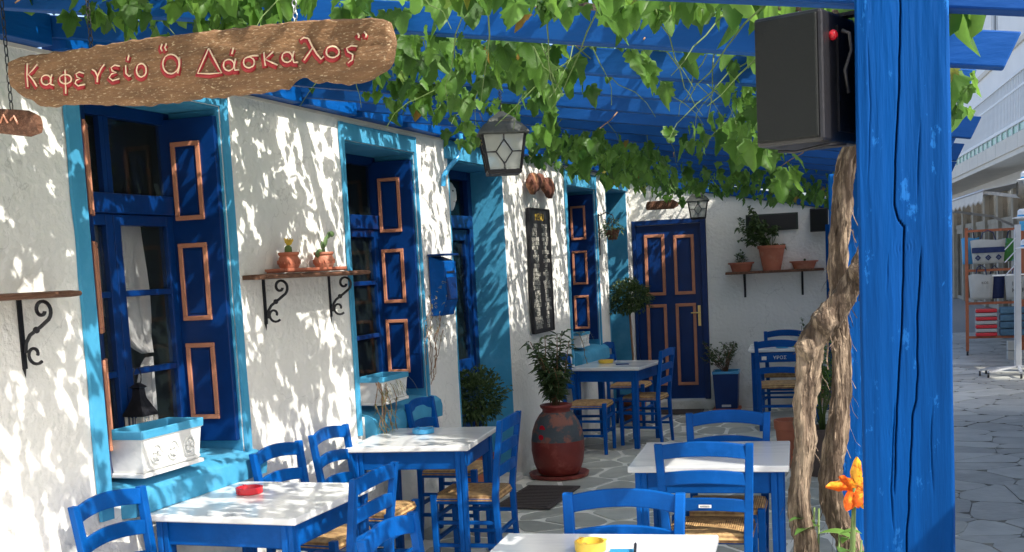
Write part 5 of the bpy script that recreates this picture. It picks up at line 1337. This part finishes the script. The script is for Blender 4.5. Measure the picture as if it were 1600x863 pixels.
# upper wall with window openings built from strips
WZ = [(3.75, 5.2), (6.9, 8.2)]; WY = [21.5+3.4*k for k in range(11)]
ys = [16.0]
m = MB(); edges = []
for yw in WY: edges.append((yw, yw+1.0))
prev = 16.0
for a, b in edges+[(60, 60)]:
    m.box(1.0, 1.3, prev, a, 3.0, 9.5)
    if a < 60:
        m.box(1.0, 1.3, a, b, 3.0, 3.75); m.box(1.0, 1.3, a, b, 5.2, 6.9); m.box(1.0, 1.3, a, b, 8.2, 9.5)
    prev = b
m.build('wall', M_bldg, bl)
for a, b in edges:
    for z0, z1 in WZ:
        f = MB().box(1.05, 1.12, a, a+.07, z0, z1).box(1.05, 1.12, b-.07, b, z0, z1).box(1.05, 1.12, a+.07, b-.07, z0, z0+.07).box(1.05, 1.12, a+.07, b-.07, z1-.07, z1).box(1.05, 1.12, (a+b)/2-.03, (a+b)/2+.03, z0+.07, z1-.07).build('window', M_white, bl)
        MB().box(1.08, 1.09, a+.07, b-.07, z0+.07, z1-.07).build('pane', mat('dull pane', (.05,.06,.07,1), .1, .1, 3, 0) if 'M_pane' not in globals() else M_pane, f)
        M_pane = f.children[0].data.materials[0] if f.children else M_pane
MB().box(.96, 1.4, 16, 60, 9.5, 9.7).build('cornice', M_bldg, bl)
MB().box(.95, 1.0-.003, 16, 60, 6.1, 6.22).build('string_course', M_cream, bl)
MB().box(0, .995, 16.0, 58, 3.30, 3.46).build('balcony_slab', M_cream, bl, bevel=.01)
for k in range(34):
    y = 16+k*1.2
    MB().box(-.03, -.002, y+.01, y+1.19, 3.40, 3.68).build('fascia_panel', M_cream, bl, bevel=.004)
MB().box(-.035, .03, 16, 58, 4.72, 4.78).build('hand_rail', M_white, bl, bevel=.004); MB().box(-.02, .015, 16, 58, 4.46, 4.50).build('rail', M_white, bl)
MB().box(-.03, .02, 16, 58, 3.84, 3.90).build('rail', M_white, bl)
for k in range(70):
    y = 16+k*.6; MB().box(-.02, .02, y, y+.05, 3.46, 3.84).build('short_post', M_white, bl)
M_greeng = mat('green glass', (.05,.28,.18,1), .2, .2, 3, 0)
MB().box(.0, .006, 16, 58, 3.70, 3.83).build('green_glass_strip', M_greeng, bl)
bme = None
for k in range(230):
    y = 17+k*.16
    if bme is None:
        o = MB().box(-.016, .006, -.022, .022, 3.90, 4.72).build('baluster', M_white, bl); bme = o.data
    else: o = bpy.data.objects.new('baluster', bme); col.objects.link(o); o.parent = bl
    o.location = (0, y, 0)
stuff(MB().box(1.3, 9, 16.0, 16.2, 0, 9.5).box(1.3, 9, 16.2, 60, 9.4, 9.5).build('rear_shell', M_bldg, bl))
MB().box(1.0, 1.3, 16, 16.4, 0, 2.99).build('corner_pier', M_bldg, bl)

def awning(y0, y1, x0, x1, zf, zb, label, legs=False, xoff=4):
    t = thing('shop_awning', label, 'awning', (xoff, 0, 0), SA, 'canvas awnings over the shops')
    n_ = 14; rows = []
    for i in range(n_+1):
        y = y0+(y1-y0)*i/n_; s = .02*math.sin(i*2.1)
        rows.append([(x1+(x0-x1)*j/6, y, zb+(zf-zb)*j/6-.03*math.sin(PI*j/6)+s*(j/6)) for j in range(7)])
    top = MB().grid(rows); top.grid([[(x, y, z-.008) for x, y, z in r] for r in rows]); top.build('canvas', M_awn, t, smooth=True)
    m = MB(); nf = int((y1-y0)/.11)
    for k in range(nf):
        a = y0+(y1-y0)*k/nf; b = y0+(y1-y0)*(k+1)/nf; h = .20+.02*math.sin(k*1.3)
        m.add([(x0, a, zf), (x0, b, zf), (x0-.01, b, zf-h*.72), (x0-.012, (a+b)/2, zf-h), (x0-.01, a, zf-h*.72)], [(0,1,2,3,4)])
    m.build('fringe', M_awn, t, fixn=False)
    MB().tube([(x0, y0, zf), (x0, y1, zf)], .02, 8).build('front_bar', M_steel, t, smooth=True)
    for y in (y0+.2, y1-.2):
        MB().bar((x0+.02, y, zf-.02), ((x0+x1)/2+.2, y, zf-.25), .04, .05).bar(((x0+x1)/2+.2, y, zf-.25), (x1, y, zf-.7), .04, .05).build('folding_arm', M_steel, t)
    return t
awning(19.6, 27.0, -1.15, .94, 2.52, 2.95, 'cream canvas awning with a ragged fringe over the bag shop')
awning(14.2, 17.6, -.95, .94, 2.62, 2.98, 'nearer cream awning with dark folding arms at the right edge')
# rolled canvas bundle
rb = thing('folded_canvas', 'crumpled folded canvas bundle hanging under the awning', 'canvas', (1.38, 17.3, 2.42), SA)
P = []
for i in range(12):
    f = i/11; P.append([(1.0*f, .10*math.cos(t)*(1+.3*noise.noise(Vector((f*5, t, 0)))), (.10+.03*math.sin(f*9))*math.sin(t)*(1+.4*noise.noise(Vector((f*5, t, 4))))-.1*f) for t in [2*PI*k/12 for k in range(13)]])
MB().grid(P).build('bundle', mat('brown grey canvas', (.28,.25,.2,1), .9, .3, 9, .6, 20), rb, smooth=True)
def hat(x, y, z, label):
    t = thing('hanging_hat', label, 'hat', (x, y, z)); MB().lathe([(.13, 0), (.135, .008), (.075, .02), (.072, .09), (.05, .11), (.001, .112)], 18).build('crown', M_white, t, smooth='auto')
    MB().lathe([(.0765, .022), (.0755, .042)], 18, cap=False).build('band', M_cyan, t); MB().tube([(0, 0, .112), (0, 0, .3)], .003, 4).build('string', M_iron, t)
hat(1.36, 15.6, 2.45, 'upper white hat hanging under the right awning'); hat(1.28, 15.1, 1.98, 'middle white hat with a pale blue band at the right edge'); hat(1.33, 15.3, 1.62, 'lowest white hat at the right edge')

# orange rack
rk = thing('goods_rack', 'orange steel rack on wheels loaded with bags', 'rack', (.80, 19.0, 0), -.05)
m_ = M_orange
for x in (0, .78):
    MB().box(x-.022, x+.022, -.022, .022, .07, 1.95).build('upright', m_, rk)
    MB().box(x-.022, x+.022, .40, .44, .07, 1.95).build('upright', m_, rk)
for z in (1.90, 1.30, .80, .28):
    MB().box(.022, .758, -.018, .018, z-.018, z+.018).build('rail', m_, rk); MB().box(-.018, .018, .022, .40, z-.018, z+.018).build('rail', m_, rk); MB().box(.762, .798, .022, .40, z-.018, z+.018).build('rail', m_, rk)
for x in (0, .78):
    for y in (0, .42):
        w_ = MB().tube([(x-.015, y, .035), (x+.015, y, .035)], .035, 12).build('wheel', M_black2, rk)
def bag(loc, w_, h, m, label, band=None, txt=None, rz=0):
    t = thing('tote_bag', label, 'bag', loc, rz, 'bags on the shop rack'); rows = []
    for j in range(9):
        f = j/8; z = h*f; ww = w_*(.86+.14*f)/2; d = .055*math.sin(PI*min(1, .15+f*.6))
        rows.append([(ww*math.cos(a)*(1 if True else 1), -d*math.sin(a), z+.01*math.cos(3*a)*(f)) for a in [2*PI*k/16 for k in range(17)]])
    mb = MB().grid(rows); mb.f.append(tuple(range(16))); mb.build('bag_body', m, t, smooth=True)
    for s_ in (-1, 1): MB().tube([(-w_*.22, s_*.03, h-.02), (-w_*.15, s_*.02, h+.10), (0, s_*.015, h+.14), (w_*.15, s_*.02, h+.10), (w_*.22, s_*.03, h-.02)], .007, 6).build('handle', M_navy, t)
    if band:
        MB().box(-w_*.46, w_*.46, -.064, -.060, h*.45, h*.68).build('band', M_navy, t)
        for k in (-1, 0, 1):
            m2 = MB(); c = k*w_*.29; z = h*.25
            m2.add([(c-.045, -.064, z), (c, -.064, z-.045), (c+.045, -.064, z), (c, -.064, z+.045), (c-.02, -.064, z), (c, -.064, z-.02), (c+.02, -.064, z), (c, -.064, z+.02)], [(0,1,5,4),(1,2,6,5),(2,3,7,6),(3,0,4,7)]); m2.build('diamond', M_navy, t)
            MB().box(c-.008, c+.008, -.066, -.062, z-.008, z+.008).build('diamond', M_navy, t)
    if txt:
        for (s, z, sz, x) in txt: text_part(s, sz, M_black2, t, (x, -.066, z), (PI/2, 0, 0))
    return t
M_navy = mat('navy cloth', (.012,.025,.09,1), .8, .2, 20, .2, 60)
M_bagw = mat('white canvas bag', (.42,.42,.38,1), .85, .08, 8, .3, 30)
bag((1.10, 18.93, 1.40), .50, .36, M_bagw, 'white tote bag with a navy band and diamonds on the orange rack', band=True)
b_ = bag((1.00, 18.93, .86), .36, .38, M_bagw, 'plain white bag on the lower left of the orange rack', txt=[('KOS', .25, .05, .05)])
bt = bag((1.50, 18.95, .84), .34, .36, M_bagw, 'white canvas bag printed with a heart and black letters', txt=[('I', .24, .09, -.06), ('KOR', .14, .09, .02)])
MB().add([(.03+.03*x, -.068, .24+.03*z) for x, z in ((0,-1),(.9,.1),(1,.6),(.5,.95),(0,.5),(-.5,.95),(-1,.6),(-.9,.1))], [(0,1,2,3,4),(0,4,5,6,7)]).build('heart', M_black2, bt)
bag((1.20, 19.12, .86), .30, .36, M_navy, 'dark navy bag between the two white bags')
M_gr = mat('green cloth', (.05,.20,.04,1), .8, .3, 12, .2, 60, c2=(.2,.45,.5,1), c2scale=6, c2lo=.55, c2hi=.6)
bag((1.44, 19.05, 1.42), .32, .34, M_gr, 'green patterned bag beside the navy banded one')
bag((.86, 19.1, 1.40), .26, .40, M_cyan, 'blue bag at the left end of the orange rack')
tw_ = thing('folded_towels', 'stack of red striped folded towels on the lower rack shelf', 'towels', (1.06, 18.95, .30))
for k in range(7): MB().box(-.14, .16, -.06, .2, .06*k, .06*k+.052).build('towel', M_redp if k % 2 == 0 else M_bagw, tw_, bevel=.01)
tw_ = thing('folded_cloths', 'grey blue folded cloths beside the striped towels', 'cloths', (1.44, 18.95, .30))
M_gb = mat('grey blue cloth', (.08,.16,.22,1), .85, .3, 9, .3, 30)
for k in range(4): MB().box(-.18, .18, -.06, .2, .11*k, .11*k+.10).build('cloth', M_gb, tw_, bevel=.02)
for k, (x, z) in enumerate(((1.36, 0), (1.36, .14), (1.48, 0))):
    t = thing('cardboard_box', ['lower left', 'upper', 'lower right'][k]+' small white box stacked behind the grey stand', 'box', (x, 18.2, z+.002), .1)
    MB().box(-.055, .055, -.05, .05, 0, .13).build('carton', M_bagw, t, bevel=.003); MB().box(-.056, .056, -.012, .012, .1305, .132).build('tape', M_cream, t)
# grey rotating stand
gs = thing('display_stand', 'grey metal display stand on a wheeled base with slanted arms', 'stand', (1.28, 16.0, 0))
for k in range(2):
    x = k*.30; MB().box(x-.035, x+.035, -.035, .035, .10, 1.92).build('pole', M_steel, gs, bevel=.004)
MB().box(-.045, -.037, -.02, .02, .1, 1.86).build('white_strip', M_white, gs)
for a in (PI*.98, PI*1.2, PI*.8, -PI*.2, PI*.1, PI*1.5):
    MB().bar((0, 0, .12), (.46*math.cos(a), .40*math.sin(a), .075), .035, .025).build('foot', M_steel, gs)
    MB().tube([(.46*math.cos(a)-.012, .40*math.sin(a), .032), (.46*math.cos(a)+.012, .40*math.sin(a), .032)], .032, 12).build('wheel', M_black2, gs)
for z in (1.45, 1.62, 1.78):
    MB().tube([(0, -.02, z), (-.16, -.1, z-.17)], .007, 6).tube([(.30, -.02, z), (.14, -.1, z-.17)], .007, 6).tube([(.60, -.02, z+.02), (.40, -.1, z-.15)], .007, 6).build('arm', M_steel, gs)
MB().box(-.30, .65, -.012, .012, 1.28, 1.30).build('cross_bar', M_white, gs)
MB().box(.02, .85, -.03, .03, 1.84, 1.96).build('blue_header', M_cyan, gs, bevel=.004)
MB().box(.55, .60, .0, .04, .1, 1.9).build('pole', M_steel, gs)
m = MB()
for k in range(4): m.box(.10+.1*k, .12+.1*k, .05, .07, .7+.05*k, 1.2)
m.build('hanging_goods', M_black, gs)
rg = thing('rolled_mat', 'red and blue patterned mat standing behind the grey stand', 'mat', (1.62, 16.5, .0))
MB().tube([(0, 0, .08), (0, 0, .24)], .13, 16).build('roll', M_red, rg); MB().tube([(0, 0, .24), (0, 0, .38)], .131, 16).build('roll', M_blue, rg); MB().tube([(0, 0, .38), (0, 0, .5)], .13, 16).build('roll', M_redp, rg); MB().lathe([(.12, 0), (.12, .08)], 16).build('roll', M_navy, rg)

# house added out of frame, sized so its shade covers the far terrace
ho = thing('shade_house', 'white two-storey house added out of view on the right to shade the terrace', 'house', (0, 0, 0))
m = MB(); m.box(1.65, 7, 4.18, 12.9, 0, 6.35); m.build('wall', M_bldg, ho, bevel=.02)
MB().box(1.60, 7.1, 4.13, 12.95, 6.352, 6.42).build('roof', M_cream, ho)
for y in (5.6, 8.2, 10.8):
    for z in (.95, 3.9):
        f = MB().box(1.60, 1.647, y, y+.07, z, z+1.3).box(1.60, 1.647, y+.83, y+.9, z, z+1.3).box(1.60, 1.647, y+.07, y+.83, z, z+.07).box(1.60, 1.647, y+.07, y+.83, z+1.23, z+1.3).build('window', M_blued, ho)
        MB().box(1.63, 1.645, y+.07, y+.83, z+.07, z+1.23).build('pane', M_glass, f)

wsn = thing('shade_screen', 'plain blue wooden screen on feet, added out of view to shade the front post', 'screen', (.60, 1.2, 0))  # unseen shade caster, added for the diagonal shade low on the front post
MB().box(-.02, .02, 0, .9, .12, 1.84).build('panel', M_blued, wsn, bevel=.004)
for y in (.0, .86): MB().box(-.2, .2, y, y+.05, 0, .06).box(-.03, .03, y, y+.05, .06, .12).build('foot', M_blued, wsn)
